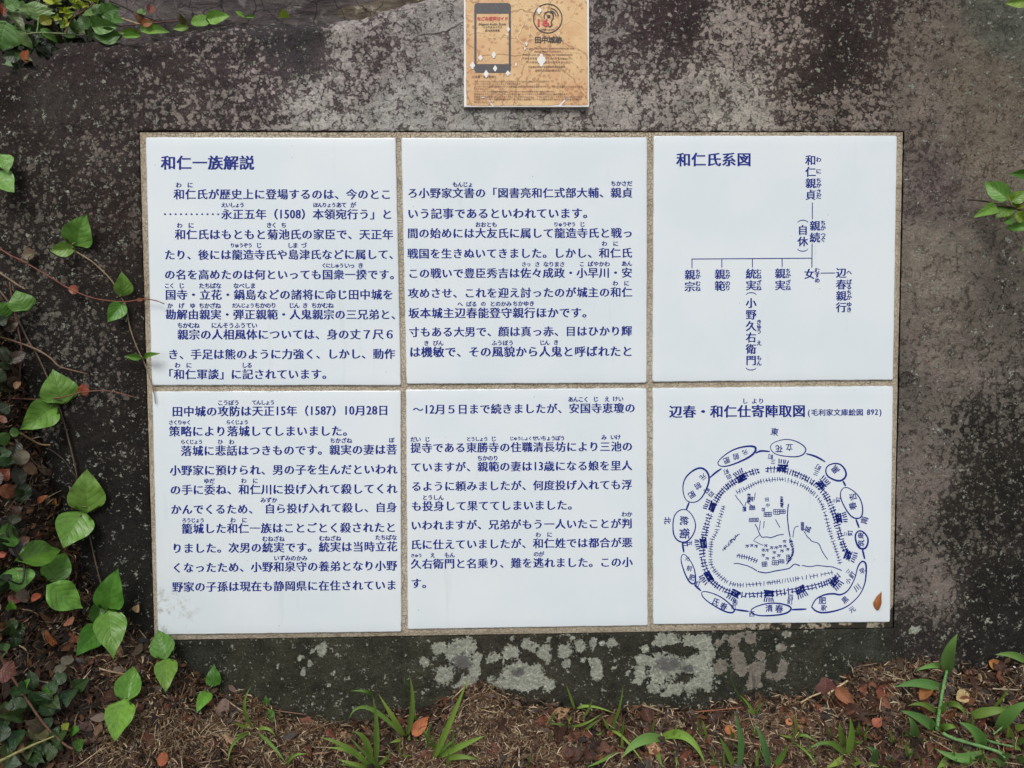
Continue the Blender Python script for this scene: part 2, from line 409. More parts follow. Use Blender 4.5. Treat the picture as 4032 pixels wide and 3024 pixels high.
# ------------------------------------------------------------------ glyphs
GL = {}
TXT = {}
def want(s):
    for ch in s:
        if ch not in ' \u3000': TXT[ch] = 1
def build_glyphs(strings):
    objs = []
    keys = list(TXT) + list(strings)
    for k in keys:
        c = bpy.data.curves.new('glyph', 'FONT'); c.body = k; c.size = 1; c.resolution_u = 2
        o = bpy.data.objects.new('glyph', c); COL.objects.link(o); objs.append((k, o, c))
    bpy.context.view_layer.update(); dg = bpy.context.evaluated_depsgraph_get()
    for k, o, c in objs:
        ev = o.evaluated_get(dg); me = ev.to_mesh()
        n = len(me.vertices); V = np.empty(n * 3); me.vertices.foreach_get('co', V); V = V.reshape(-1, 3)[:, :2]
        Fc = [tuple(p.vertices) for p in me.polygons]
        # outward normals along the outline, to re-weight strokes (heavier uprights, lighter horizontals)
        ed = {}
        for f in Fc:
            for i in range(len(f)):
                a, b = f[i], f[(i + 1) % len(f)]; ed[(a, b)] = ed.get((a, b), 0) + 1
        N = np.zeros((n, 2))
        flip = 1
        ar = sum((V[f[1]][0] - V[f[0]][0]) * (V[f[2]][1] - V[f[0]][1]) - (V[f[2]][0] - V[f[0]][0]) * (V[f[1]][1] - V[f[0]][1]) for f in Fc)
        if ar < 0: flip = -1
        for (a, b) in ed:
            if (b, a) in ed: continue
            t = V[b] - V[a]; l = np.hypot(*t)
            if l < 1e-7: continue
            nn = np.array([t[1], -t[0]]) / l * flip
            N[a] += nn; N[b] += nn
        ll = np.hypot(N[:, 0], N[:, 1]); ll[ll == 0] = 1; N = N / ll[:, None]
        GL[k] = (V, Fc, N)
        ev.to_mesh_clear(); bpy.data.objects.remove(o); bpy.data.curves.remove(c)

class Ink:
    """flat printing collected on one surface; image points of the photograph mapped on the plane w"""
    def __init__(s, w, org=(0, 0), sc=1.0, inv=None): s.V = []; s.F = []; s.w = w; s.org = org; s.sc = sc; s.k = 1.0
    def px(s, x, y): return S(s.org[0] + x * s.sc, s.org[1] + y * s.sc, s.w)
    def add(s, pts, faces):
        b = len(s.V); s.V += [s.px(*p) for p in pts]; s.F += [tuple(b + i for i in f[::-1]) for f in faces]
    def glyph(s, ch, cx, cy, size, rot_=0.0, hv=(.040, .006), sx=1.0, dy=0.0):
        if ch in ' \u3000': return
        V, Fc, N = GL[ch]
        X = V + N * np.array(hv)
        half = ord(ch) < 128
        if half:
            ctr = np.array([(V[:, 0].min() + V[:, 0].max()) / 2, .34]); k = 1.12
        else: ctr = np.array([.5, .38]); k = 1.0
        X = (X - ctr) * size * k; X[:, 0] *= sx
        c, sn = math.cos(rot_), math.sin(rot_)
        pts = [(cx + c * x + sn * y, cy + dy + sn * x - c * y) for x, y in X]
        s.add(pts, Fc)
    def line(s, text, x0, x1, y0, y1=None, size=None, hv=(.040, .006)):
        y1 = y0 if y1 is None else y1
        n = sum(.5 if ord(c) < 128 and c != ' ' else (.5 if c == ' ' else 1) for c in text)
        p = (x1 - x0) / n; size = size or p * .97; x = 0.0
        for ch in text:
            w_ = .5 if ord(ch) < 128 else 1.0
            cx = x0 + (x + w_ / 2) * p
            s.glyph(ch, cx, y0 + (y1 - y0) * (cx - x0) / max(1e-6, x1 - x0), size, hv=hv, sx=.85 if w_ < 1 else 1)
            x += w_
    def ruby(s, text, x0, x1, y, size=50): s.line(text, x0, x1, y, size=min(size, (x1 - x0) / max(1, len(text)) * 1.16), hv=(.038, .020))
    def string(s, text, x0, x1, y, h, hv=(.01, .01)):
        V, Fc, N = GL[text]; X = V + N * np.array(hv)
        a, b = X[:, 0].min(), X[:, 0].max()
        s.add([(x0 + (x - a) / (b - a) * (x1 - x0), y - (yy - .34) * h) for x, yy in X], Fc)
    def stroke(s, pts, wd, taper=False):
        pts = [np.array(p, float) for p in pts]
        n = len(pts); out = []
        for i, p in enumerate(pts):
            a = pts[max(0, i - 1)]; b = pts[min(n - 1, i + 1)]; t = b - a; l = np.hypot(*t) or 1; nn = np.array([-t[1], t[0]]) / l
            w_ = (wd[i] if hasattr(wd, '__len__') else wd) / 2 * s.k
            if taper: w_ *= .45 + .55 * math.sin(math.pi * min(1, (i + .5) / n))
            out += [p + nn * w_, p - nn * w_]
        s.add(out, [(2 * i, 2 * i + 1, 2 * i + 3, 2 * i + 2) for i in range(n - 1)])
    def poly(s, pts): s.add(pts, [tuple(range(len(pts)))])
    def build(s, name, mat, parent):
        me = mesh(name, [W(v) for v in s.V], s.F); return link(name, me, mat, parent)
def smooth_path(pts, k=6):
    pts = [np.array(p, float) for p in pts]; out = []
    for i in range(len(pts) - 1):
        p0 = pts[max(0, i - 1)]; p1 = pts[i]; p2 = pts[i + 1]; p3 = pts[min(len(pts) - 1, i + 2)]
        for j in range(k):
            t = j / k; out.append(.5 * ((2 * p1) + (-p0 + p2) * t + (2 * p0 - 5 * p1 + 4 * p2 - p3) * t * t + (-p0 + 3 * p1 - 3 * p2 + p3) * t ** 3))
    out.append(pts[-1]); return out

# ------------------------------------------------------------------ ground
def make_ground():
    def axis(lo, hi, st, far):
        c = list(np.arange(lo, hi + 1e-9, st)); a = []; s_ = st
        x = hi
        while x < far: s_ *= 1.35; x += s_; a.append(x)
        b = []; s_ = st; x = lo
        while x > -far: s_ *= 1.35; x -= s_; b.append(x)
        return np.array(b[::-1] + c + a)
    xs = axis(-.85, .85, .0045, 120); ys = axis(-.60, .62, .0055, 120)
    X, Y = np.meshgrid(xs, ys, indexing='ij'); Z = ground_z(X, Y)
    V = np.stack([X, Y, Z], -1).reshape(-1, 3)
    nx, ny = len(xs), len(ys)
    i = np.arange(nx - 1)[:, None] * ny + np.arange(ny - 1)[None]; i = i.ravel()
    Fq = np.stack([i, i + ny, i + ny + 1, i + 1], 1)
    me = mesh_np('ground', V, Fq); o = link('ground', me, SOIL); o['kind'] = 'structure'
make_ground()

# ------------------------------------------------------------------ the stone
CP = [  # photograph x, y, cover of pale lichen, dark tone, pale tone (stains, with shade and dimming at left and edges baked in), speck amount
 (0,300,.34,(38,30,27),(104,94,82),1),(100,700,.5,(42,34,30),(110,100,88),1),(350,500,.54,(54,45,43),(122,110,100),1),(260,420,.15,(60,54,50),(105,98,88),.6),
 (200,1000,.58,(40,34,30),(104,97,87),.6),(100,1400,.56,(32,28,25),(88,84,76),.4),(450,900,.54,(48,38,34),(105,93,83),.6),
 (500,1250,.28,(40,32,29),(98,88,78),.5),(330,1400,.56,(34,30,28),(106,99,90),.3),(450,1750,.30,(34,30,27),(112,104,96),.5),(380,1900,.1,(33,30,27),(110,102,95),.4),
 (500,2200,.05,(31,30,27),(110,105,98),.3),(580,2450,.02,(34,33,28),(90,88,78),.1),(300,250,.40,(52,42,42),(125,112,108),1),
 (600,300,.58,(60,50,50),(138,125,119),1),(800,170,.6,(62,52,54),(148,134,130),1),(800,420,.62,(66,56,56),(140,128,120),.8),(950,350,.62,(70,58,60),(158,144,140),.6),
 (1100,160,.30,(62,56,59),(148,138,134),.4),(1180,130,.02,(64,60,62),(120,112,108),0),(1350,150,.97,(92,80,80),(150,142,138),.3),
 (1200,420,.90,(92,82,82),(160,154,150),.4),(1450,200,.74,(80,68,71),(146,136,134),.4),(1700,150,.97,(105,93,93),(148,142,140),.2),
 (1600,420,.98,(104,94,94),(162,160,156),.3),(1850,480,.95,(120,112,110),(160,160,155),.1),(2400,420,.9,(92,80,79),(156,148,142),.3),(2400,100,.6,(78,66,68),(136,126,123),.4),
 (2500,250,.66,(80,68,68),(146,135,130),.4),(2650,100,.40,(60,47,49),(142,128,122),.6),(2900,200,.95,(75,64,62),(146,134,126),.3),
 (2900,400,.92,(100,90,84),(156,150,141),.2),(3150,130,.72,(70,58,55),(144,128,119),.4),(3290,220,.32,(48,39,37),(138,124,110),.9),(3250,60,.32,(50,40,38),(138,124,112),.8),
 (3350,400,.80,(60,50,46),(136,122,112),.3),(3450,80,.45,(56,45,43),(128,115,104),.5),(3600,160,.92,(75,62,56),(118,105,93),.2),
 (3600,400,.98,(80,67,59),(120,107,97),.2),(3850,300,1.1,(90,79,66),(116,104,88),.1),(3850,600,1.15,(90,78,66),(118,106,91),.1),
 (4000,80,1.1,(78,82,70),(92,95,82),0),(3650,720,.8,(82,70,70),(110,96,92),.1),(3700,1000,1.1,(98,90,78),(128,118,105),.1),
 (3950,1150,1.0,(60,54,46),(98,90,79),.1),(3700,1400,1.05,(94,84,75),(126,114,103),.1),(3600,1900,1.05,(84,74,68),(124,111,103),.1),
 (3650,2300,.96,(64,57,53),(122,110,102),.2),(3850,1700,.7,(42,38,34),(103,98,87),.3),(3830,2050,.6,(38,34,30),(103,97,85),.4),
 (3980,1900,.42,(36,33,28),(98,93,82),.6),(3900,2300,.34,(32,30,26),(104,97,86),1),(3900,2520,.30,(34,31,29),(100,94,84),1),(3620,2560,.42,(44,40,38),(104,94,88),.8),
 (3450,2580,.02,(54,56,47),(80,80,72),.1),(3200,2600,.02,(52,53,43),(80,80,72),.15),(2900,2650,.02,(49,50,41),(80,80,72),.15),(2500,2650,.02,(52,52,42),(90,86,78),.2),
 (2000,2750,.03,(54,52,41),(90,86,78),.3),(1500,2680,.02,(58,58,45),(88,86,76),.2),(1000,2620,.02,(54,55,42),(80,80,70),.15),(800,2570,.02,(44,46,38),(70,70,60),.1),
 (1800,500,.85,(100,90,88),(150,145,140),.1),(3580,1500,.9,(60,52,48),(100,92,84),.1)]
PA = [(740,250,30,45),(682,258,12,14),(600,303,12,18),(465,350,11,16),(668,335,12,22),(622,390,14,18),(700,432,10,10),(808,388,12,8),(790,465,7,8),
 (1470,238,45,32),(1545,250,40,45),(1630,225,60,45),(1700,310,25,60),(1690,380,35,50),(1500,410,50,55),(1640,460,50,55),(1380,325,28,28),(1435,303,14,10),(1600,300,70,60),
 (1800,305,38,28),(1910,268,50,38),(2008,213,28,30),(1925,183,14,12),(2080,228,16,14),(2055,250,12,20),(2130,250,28,30),(2150,185,12,16),(2145,310,14,35),(1960,400,90,75),(1900,460,80,40),(2060,420,60,70),(2155,475,28,30),(1785,440,20,25),(2000,480,60,30)]
PA = [(800 + x * .6329, 2400 + y * .6329, a * .6329, b * .6329, 0) for x, y, a, b in PA]
PB = [(80,310,45,45),(105,365,18,40),(230,310,45,50),(340,265,38,42),(435,245,22,45),(570,245,30,35),(495,250,18,15),(288,213,15,20),(115,213,14,18),(238,395,32,30),(360,370,18,15),(440,375,40,25),(465,450,40,60),(580,428,15,14),(595,380,9,9),(685,462,12,12),(120,550,38,42),
 (810,285,25,25),(790,370,40,50),(780,460,35,60),(760,515,28,20),(930,225,60,45),(1000,220,60,40),(1130,225,45,45),(1230,240,60,60),(1250,330,55,80),(1180,400,80,70),(1250,470,60,60),(1150,540,80,50),(1020,570,70,45),(870,570,45,35),(960,610,40,20),(900,490,60,40),(980,400,150,90),(1260,570,25,35),
 (1340,240,28,22),(1388,200,12,20),(1460,225,40,45),(1500,190,30,20),(1580,210,38,55),(1480,330,40,70),(1360,420,42,50),(1500,400,45,60),(1520,460,30,25),(1650,340,35,35),(1625,430,65,45),(1600,520,40,60),(1640,550,20,20),(1800,280,40,30),(1835,180,32,22),(1715,480,28,28),(1780,490,28,35),(1815,420,35,50)]
PB = [(2100 + x * .5425, 2400 + y * .5425, a * .5425, b * .5425, 1 if x > 1320 else 0) for x, y, a, b in PB]
PC = [(3096,2498,18,12,0),(3070,2550,17,12,0),(3124,2544,7,6,0),(3600,2480,20,14,0)]
PIN = [(1610,340,75,85,.6329,800),(1960,395,60,40,.6329,800),(980,400,130,75,.5425,2100),(1120,430,60,40,.5425,2100)]
HOLE = [(2678,2563,56,28),(2686,2671,34,24)]

def recess_edges():
    c = [S(544, 514), S(3563, 515), S(3522, 2474), S(604, 2524)]
    return c
RC = recess_edges()
def make_stone():
    root = empty('stone_monument', W([0, -.42, 0]), 'large weathered lichen-covered stone slab leaning back, with six white lettered tiles set in it', 'stone monument')
    # grid lines: parameter grid gu x gv, bilinear to the recess corners in the middle
    def seg(a, b, st): n = max(1, int(round((b - a) / st))); return list(np.linspace(a, b, n + 1))[:-1]
    u0, u1 = (RC[0][0] + RC[3][0]) / 2, (RC[1][0] + RC[2][0]) / 2
    gu = seg(-.98, -.72, .02) + seg(-.72, u0 - .004, .0027) + [u0 - .004, u0 - .002, u0 - .0007] + seg(u0, u1, .0030) + [u1, u1 + .0007, u1 + .002] + seg(u1 + .004, .72, .0030) + seg(.72, .98, .02) + [.98]
    gu = np.array(gu); iu0 = int(np.argmin(abs(gu - u0))); iu1 = int(np.argmin(abs(gu - u1)))
    vb = -.70
    # rows measured from bottom, as fractions between moving borders
    rows = [('b', t) for t in np.linspace(0, .35, 12)[:-1]] + [('b', t) for t in np.linspace(.35, .985, 84)[:-1]] + [('b', .985), ('b', .993), ('b', .998)] \
        + [('m', t) for t in np.linspace(0, 1, 200)] + [('t', .003), ('t', .010)] + [('t', t) for t in np.linspace(.02, .93, 52)] + [('t', .96), ('t', .98), ('t', .993), ('t', 1.0)]
    jm0 = [i for i, r in enumerate(rows) if r[0] == 'm'][0]; jm1 = [i for i, r in enumerate(rows) if r[0] == 'm'][-1]
    U = np.repeat(gu[:, None], len(rows), 1)
    fu = np.clip((gu - u0) / (u1 - u0), 0, 1)
    vbot = RC[3][1] + (RC[2][1] - RC[3][1]) * fu; vtop = RC[0][1] + (RC[1][1] - RC[0][1]) * fu
    tv = top_v(gu) + .0035 * fbm(gu, gu * 0, 40, 3) + .002 * fbm(gu, gu * 0 + 3, 160, 2)
    Vv = np.zeros_like(U)
    for j, (k, t) in enumerate(rows):
        if k == 'b': Vv[:, j] = vb + (vbot - vb) * t
        elif k == 'm': Vv[:, j] = vbot + (vtop - vbot) * t
        else: Vv[:, j] = vtop + (tv - vtop) * t
    # shear columns so the recess sides match their real slant
    tt = np.clip((Vv - vbot[:, None]) / (vtop - vbot)[:, None], 0, 1)
    dl = (RC[0][0] - u0) * tt + (RC[3][0] - u0) * (1 - tt); dr = (RC[1][0] - u1) * tt + (RC[2][0] - u1) * (1 - tt)
    wl = np.clip(1 - np.abs(U - u0) / .06, 0, 1); wr = np.clip(1 - np.abs(U - u1) / .06, 0, 1)
    U = U + dl * wl + dr * wr
    # chipped rim of the recess
    Wd = .0035 * fbm(U, Vv, 7, 3) + .0012 * fbm(U, Vv, 40, 3) + .0006 * fbm(U, Vv, 160, 2)
    rim = np.ones_like(U)
    iu = np.arange(len(gu))[:, None]; jv = np.arange(len(rows))[None]
    du = np.maximum(np.maximum(iu0 - iu, iu - iu1), 0); dv = np.maximum(np.maximum(jm0 - jv, jv - jm1), 0)
    ring = np.maximum(du, dv)
    inside_band = (iu >= iu0 - 3) & (iu <= iu1 + 3) & (jv >= jm0 - 3) & (jv <= jm1 + 3)
    Wd = np.where(inside_band, Wd * .4, Wd)
    Wd = np.where(inside_band & (ring == 0), Wd - .0012, Wd)
    Wd = np.where(inside_band & (ring == 1), Wd - .0005, Wd)
    onrim = inside_band & (ring == 0)
    U = np.where(onrim, U + .0007 * fbm(U * 1, Vv, 130, 3), U); Vv = np.where(onrim, Vv + .0009 * fbm(U + 4, Vv, 130, 3), Vv)
    # roll back near the top outline and the ends
    dt = np.clip((tv[:, None] - Vv) / .022, 0, 1); Wd = Wd - .016 * (1 - dt) ** 2.2
    de = np.clip((np.abs(U) - .66) / .32, 0, 1); Wd = Wd - .26 * de ** 2.2
    V3 = np.stack([U, Vv, Wd], -1)
    nU, nV = len(gu), len(rows)
    idx = np.arange(nU * nV).reshape(nU, nV)
    keep = ~((np.arange(nU - 1)[:, None] >= iu0) & (np.arange(nU - 1)[:, None] < iu1) & (np.arange(nV - 1)[None] >= jm0) & (np.arange(nV - 1)[None] < jm1))
    a = idx[:-1, :-1]; q = np.stack([a, idx[1:, :-1], idx[1:, 1:], idx[:-1, 1:]], -1)[keep]
    verts = list(V3.reshape(-1, 3)); faces = [tuple(x) for x in q]
    # recess walls and floor
    loop = [(i, jm0) for i in range(iu0, iu1)] + [(iu1, j) for j in range(jm0, jm1)] + [(i, jm1) for i in range(iu1, iu0, -1)] + [(iu0, j) for j in range(jm1, jm0, -1)]
    base = len(verts)
    for (i, j) in loop: p = V3[i, j].copy(); p[2] = -.014; verts.append(p)
    n = len(loop)
    for k in range(n):
        k2 = (k + 1) % n; faces.append((int(idx[loop[k]]), base + k, base + k2, int(idx[loop[k2]])))
    faces.append(tuple(base + k for k in range(n)))
    # top, ends and back of the slab
    rim_ = [(i, nV - 1) for i in range(nU)]
    b2 = len(verts)
    for k, (dep, dvv) in enumerate([(-.05, .004), (-.14, .0), (-.22, -.02)]):
        for (i, j) in rim_:
            p = V3[i, j].copy(); p[2] += dep; p[1] += dvv + .006 * float(fbm(p[0], k, 20, 2)); verts.append(p)
    prev = [int(idx[r]) for r in rim_]
    for k in range(3):
        cur = [b2 + k * nU + i for i in range(nU)]
        for i in range(nU - 1): faces.append((prev[i], prev[i + 1], cur[i + 1], cur[i]))
        prev = cur
    bb = len(verts)
    for i in range(nU): verts.append(np.array([V3[i, 0][0], vb, prev and verts[prev[i]][2]]))
    for i in range(nU - 1): faces.append((prev[i], prev[i + 1], bb + i + 1, bb + i)); faces.append((int(idx[i, 0]), bb + i, bb + i + 1, int(idx[i + 1, 0])))
    for e in (0, nU - 1):
        col = [int(idx[e, j]) for j in range(nV)] + [b2 + k * nU + e for k in range(3)] + [bb + e]
        faces.append(tuple(col if e else col[::-1]))
    verts = np.array(verts)
    Wv = W(verts)
    me = mesh('stone_body', Wv, faces, True)
    # tone attributes by inverse distance from the read points (in the stone's plane)
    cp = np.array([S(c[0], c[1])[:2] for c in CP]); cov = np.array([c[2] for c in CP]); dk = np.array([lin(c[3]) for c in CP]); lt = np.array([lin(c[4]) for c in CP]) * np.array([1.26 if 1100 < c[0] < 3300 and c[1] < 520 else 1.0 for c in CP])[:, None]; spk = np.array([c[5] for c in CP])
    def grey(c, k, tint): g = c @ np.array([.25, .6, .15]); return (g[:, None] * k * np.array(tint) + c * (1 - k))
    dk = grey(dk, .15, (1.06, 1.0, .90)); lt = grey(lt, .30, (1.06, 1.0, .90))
    uv = verts[:, :2] + .018 * np.stack([fbm(verts[:, 0], verts[:, 1], 9, 3), fbm(verts[:, 0] + 3, verts[:, 1], 9, 3)], 1)
    w = np.zeros((len(verts), len(cp)))
    for k in range(len(cp)):
        d2 = ((uv - cp[k]) ** 2).sum(1); w[:, k] = 1 / (d2 + 2e-4) ** 2.0
    w /= w.sum(1, keepdims=True)
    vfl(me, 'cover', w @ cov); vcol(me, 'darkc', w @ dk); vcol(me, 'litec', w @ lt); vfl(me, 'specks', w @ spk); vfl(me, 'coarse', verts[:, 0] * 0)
    patch = np.zeros(len(verts)); pink = np.zeros(len(verts)); pin = np.zeros(len(verts))
    for (x, y, a_, b_, pk) in PA + PB + PC:
        c = S(x, y); ra, rb = a_ / 3200, b_ / 3200
        d = np.sqrt(((verts[:, 0] - c[0]) / ra) ** 2 + ((verts[:, 1] - c[1]) / rb) ** 2); f = np.clip(1.5 - d, 0, 1) * .85
        pink = np.where(f > patch, pk * .75, pink); patch = np.maximum(patch, f)
    for (x, y, a_, b_) in HOLE:
        c = S(x, y); d = np.sqrt(((verts[:, 0] - c[0]) / (a_ / 3200)) ** 2 + ((verts[:, 1] - c[1]) / (b_ / 3200)) ** 2)
        patch = patch * (1 - np.clip(1.4 - d, 0, 1))
    for (x, y, a_, b_, s_, ox) in PIN:
        c = S(ox + x * s_, 2400 + y * s_); d = np.sqrt(((verts[:, 0] - c[0]) / (a_ * s_ / 3200)) ** 2 + ((verts[:, 1] - c[1]) / (b_ * s_ / 3200)) ** 2)
        pin = np.maximum(pin, np.clip(1.3 - d, 0, 1))
    vfl(me, 'patch', patch); vfl(me, 'patchin', pin); vfl(me, 'pinkish', pink)
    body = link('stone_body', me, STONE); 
    return root, body
ROOT, BODY = make_stone()
def under(o, root):
    """parent without moving: the mesh holds world coordinates"""
    o.parent = root; o.location = tuple(-Vector(root.location)); return o
under(BODY, ROOT)

# mortar bed: a plate with the joints showing between the tiles
TQ = [[(572.6,539.3),(1558,541.7),(1579,1518),(596.5,1518)], [(1579,542),(2548.7,539.8),(2547.4,1509),(1599.8,1512.4)],
      [(2573.9,533.9),(3533.5,533),(3518,1497),(2569,1504.5)], [(598,1541),(1578.5,1537.4),(1581,2488.7),(620,2501)],
      [(1597,1534),(2547,1528),(2552,2464),(1605,2479)], [(2569,1527.5),(3518,1519.6),(3506,2450.4),(2571,2459.5)]]
def make_mortar():
    c = [np.array(p) for p in RC]; n, m_ = 300, 200; ins = .0011
    c[0] = c[0] + [ins * .3, -ins, 0]; c[1] = c[1] + [-ins, -ins, 0]; c[2] = c[2] + [-ins * .9, ins * .1, 0]; c[3] = c[3] + [ins * .3, ins * .1, 0]
    a, b = np.meshgrid(np.linspace(0, 1, n), np.linspace(0, 1, m_), indexing='ij')
    Pt = (c[3][None, None] * ((1 - a) * (1 - b))[..., None] + c[2] * (a * (1 - b))[..., None] + c[1] * (a * b)[..., None] + c[0] * ((1 - a) * b)[..., None])
    ed = np.minimum(np.minimum(a, 1 - a) * n, np.minimum(b, 1 - b) * m_)
    Pt[..., 2] = -.0014 - .0014 * (1 - np.clip(ed / 1.5, 0, 1)) + .0004 * fbm(Pt[..., 0], Pt[..., 1], 60, 3)
    V = Pt.reshape(-1, 3); i = (np.arange(n - 1)[:, None] * m_ + np.arange(m_ - 1)[None]).ravel()
    me = mesh_np('mortar_bed', W(V), np.stack([i, i + m_, i + m_ + 1, i + 1], 1))
    px = V[:, 0]; py = V[:, 1]
    moss = .06 * np.clip((-py - .29) / .02, 0, 1) + .32 * np.clip((px + .02) / .5, 0, 1) * np.clip((-py - .28) / .02, 0, 1)
    moss += .26 * np.clip((px - .455) / .01, 0, 1) * np.clip((-py - .15) / .12, 0, 1)
    vfl(me, 'moss', moss + .04); vfl(me, 'wear', np.clip((py - .28) / .02, 0, 1))
    o = link('mortar_bed', me, MORTAR); under(o, ROOT)
make_mortar()

# ---- tiles
TLAB = ['title tile of the family account, top left, with a heading and ten lines', 'top middle tile, nine lines of blue text and blank top',
        'family tree tile, top right', 'bottom left tile of blue text with faint grime at its lower corner', 'bottom middle tile of blue text, blank below',
        'bottom right tile with a hand-drawn blue map of the castle siege']
TW = .0014
TILES = []
def make_tile(k):
    q = [S(x, y, TW) for x, y in TQ[k]]
    q = [np.array(p) for p in (q[3], q[2], q[1], q[0])]                 # ccw from bottom left
    r = .0022; ring = []
    for i in range(4):
        p = q[i]; a = q[i - 1] - p; b = q[(i + 1) % 4] - p; a /= np.linalg.norm(a); b /= np.linalg.norm(b)
        ctr = p + (a + b) * r
        for t in np.linspace(0, 1, 6):
            ang = t * math.pi / 2; ring.append(ctr - b * r * math.cos(ang) - a * r * math.sin(ang))
    # p + a*r is where the arc starts; walk gives a -> b order
    ring = np.array(ring); cen = ring.mean(0)
    fine = []
    n0 = len(ring)
    for i in range(n0):
        p, p2 = ring[i], ring[(i + 1) % n0]; m_ = max(1, int(np.linalg.norm(p2 - p) / .006))
        for t in range(m_): fine.append(p + (p2 - p) * t / m_)
    ring = np.array(fine); n = len(ring); V = []; Fc = []
    for (ins, dw) in ((0, -.008), (0, -.0011), (.0003, -.0005), (.0009, -.0001), (.0016, 0), (.012, 0)):
        for p in ring:
            d = cen - p; d[2] = 0
            dx = np.clip(d[0] / .14, -1, 1) * ins; dy = np.clip(d[1] / .14, -1, 1) * ins
            wob = .00022 * float(fbm(p[0], p[1], 60, 2)) if ins < .002 else 0
            V.append(p + np.array([dx + wob, dy + wob, dw]))
    L = 6
    for l in range(L - 1):
        for i in range(n):
            j = (i + 1) % n; Fc.append((l * n + i, l * n + j, (l + 1) * n + j, (l + 1) * n + i))
    Fc.append(tuple((L - 1) * n + i for i in range(n)))
    me = mesh('ceramic_tile', W(np.array(V)), Fc, True)
    V = np.array(V); e = np.zeros(len(V)); e[:n * 3] = 1; e[3 * n:4 * n] = .45
    bot = (V[:, 1] < cen[1] - .14)
    e = e * np.where(bot, 1.0, .35 if k < 3 else .6)
    vfl(me, 'edge', e)
    # shading of the big face stays flat
    me.polygons[len(me.polygons) - 1].use_smooth = False
    g = np.zeros(len(V)); c0 = S(700, 2420)[:2] if k == 3 else np.array([9, 9])
    if k == 3: pass
    vfl(me, 'grime', g)
    o = link('ceramic_tile', me, TILE); under(o, ROOT); o['label'] = TLAB[k]
    return o
for k in range(6): TILES.append(make_tile(k))
def ink_on(ink, k, name='lettering', mat=None):
    o = ink.build(name, mat or INK, None); o.parent = TILES[k]; o.location = (0, 0, 0); return o
# slab frame origin of the tile's children: the tile mesh already holds world coordinates

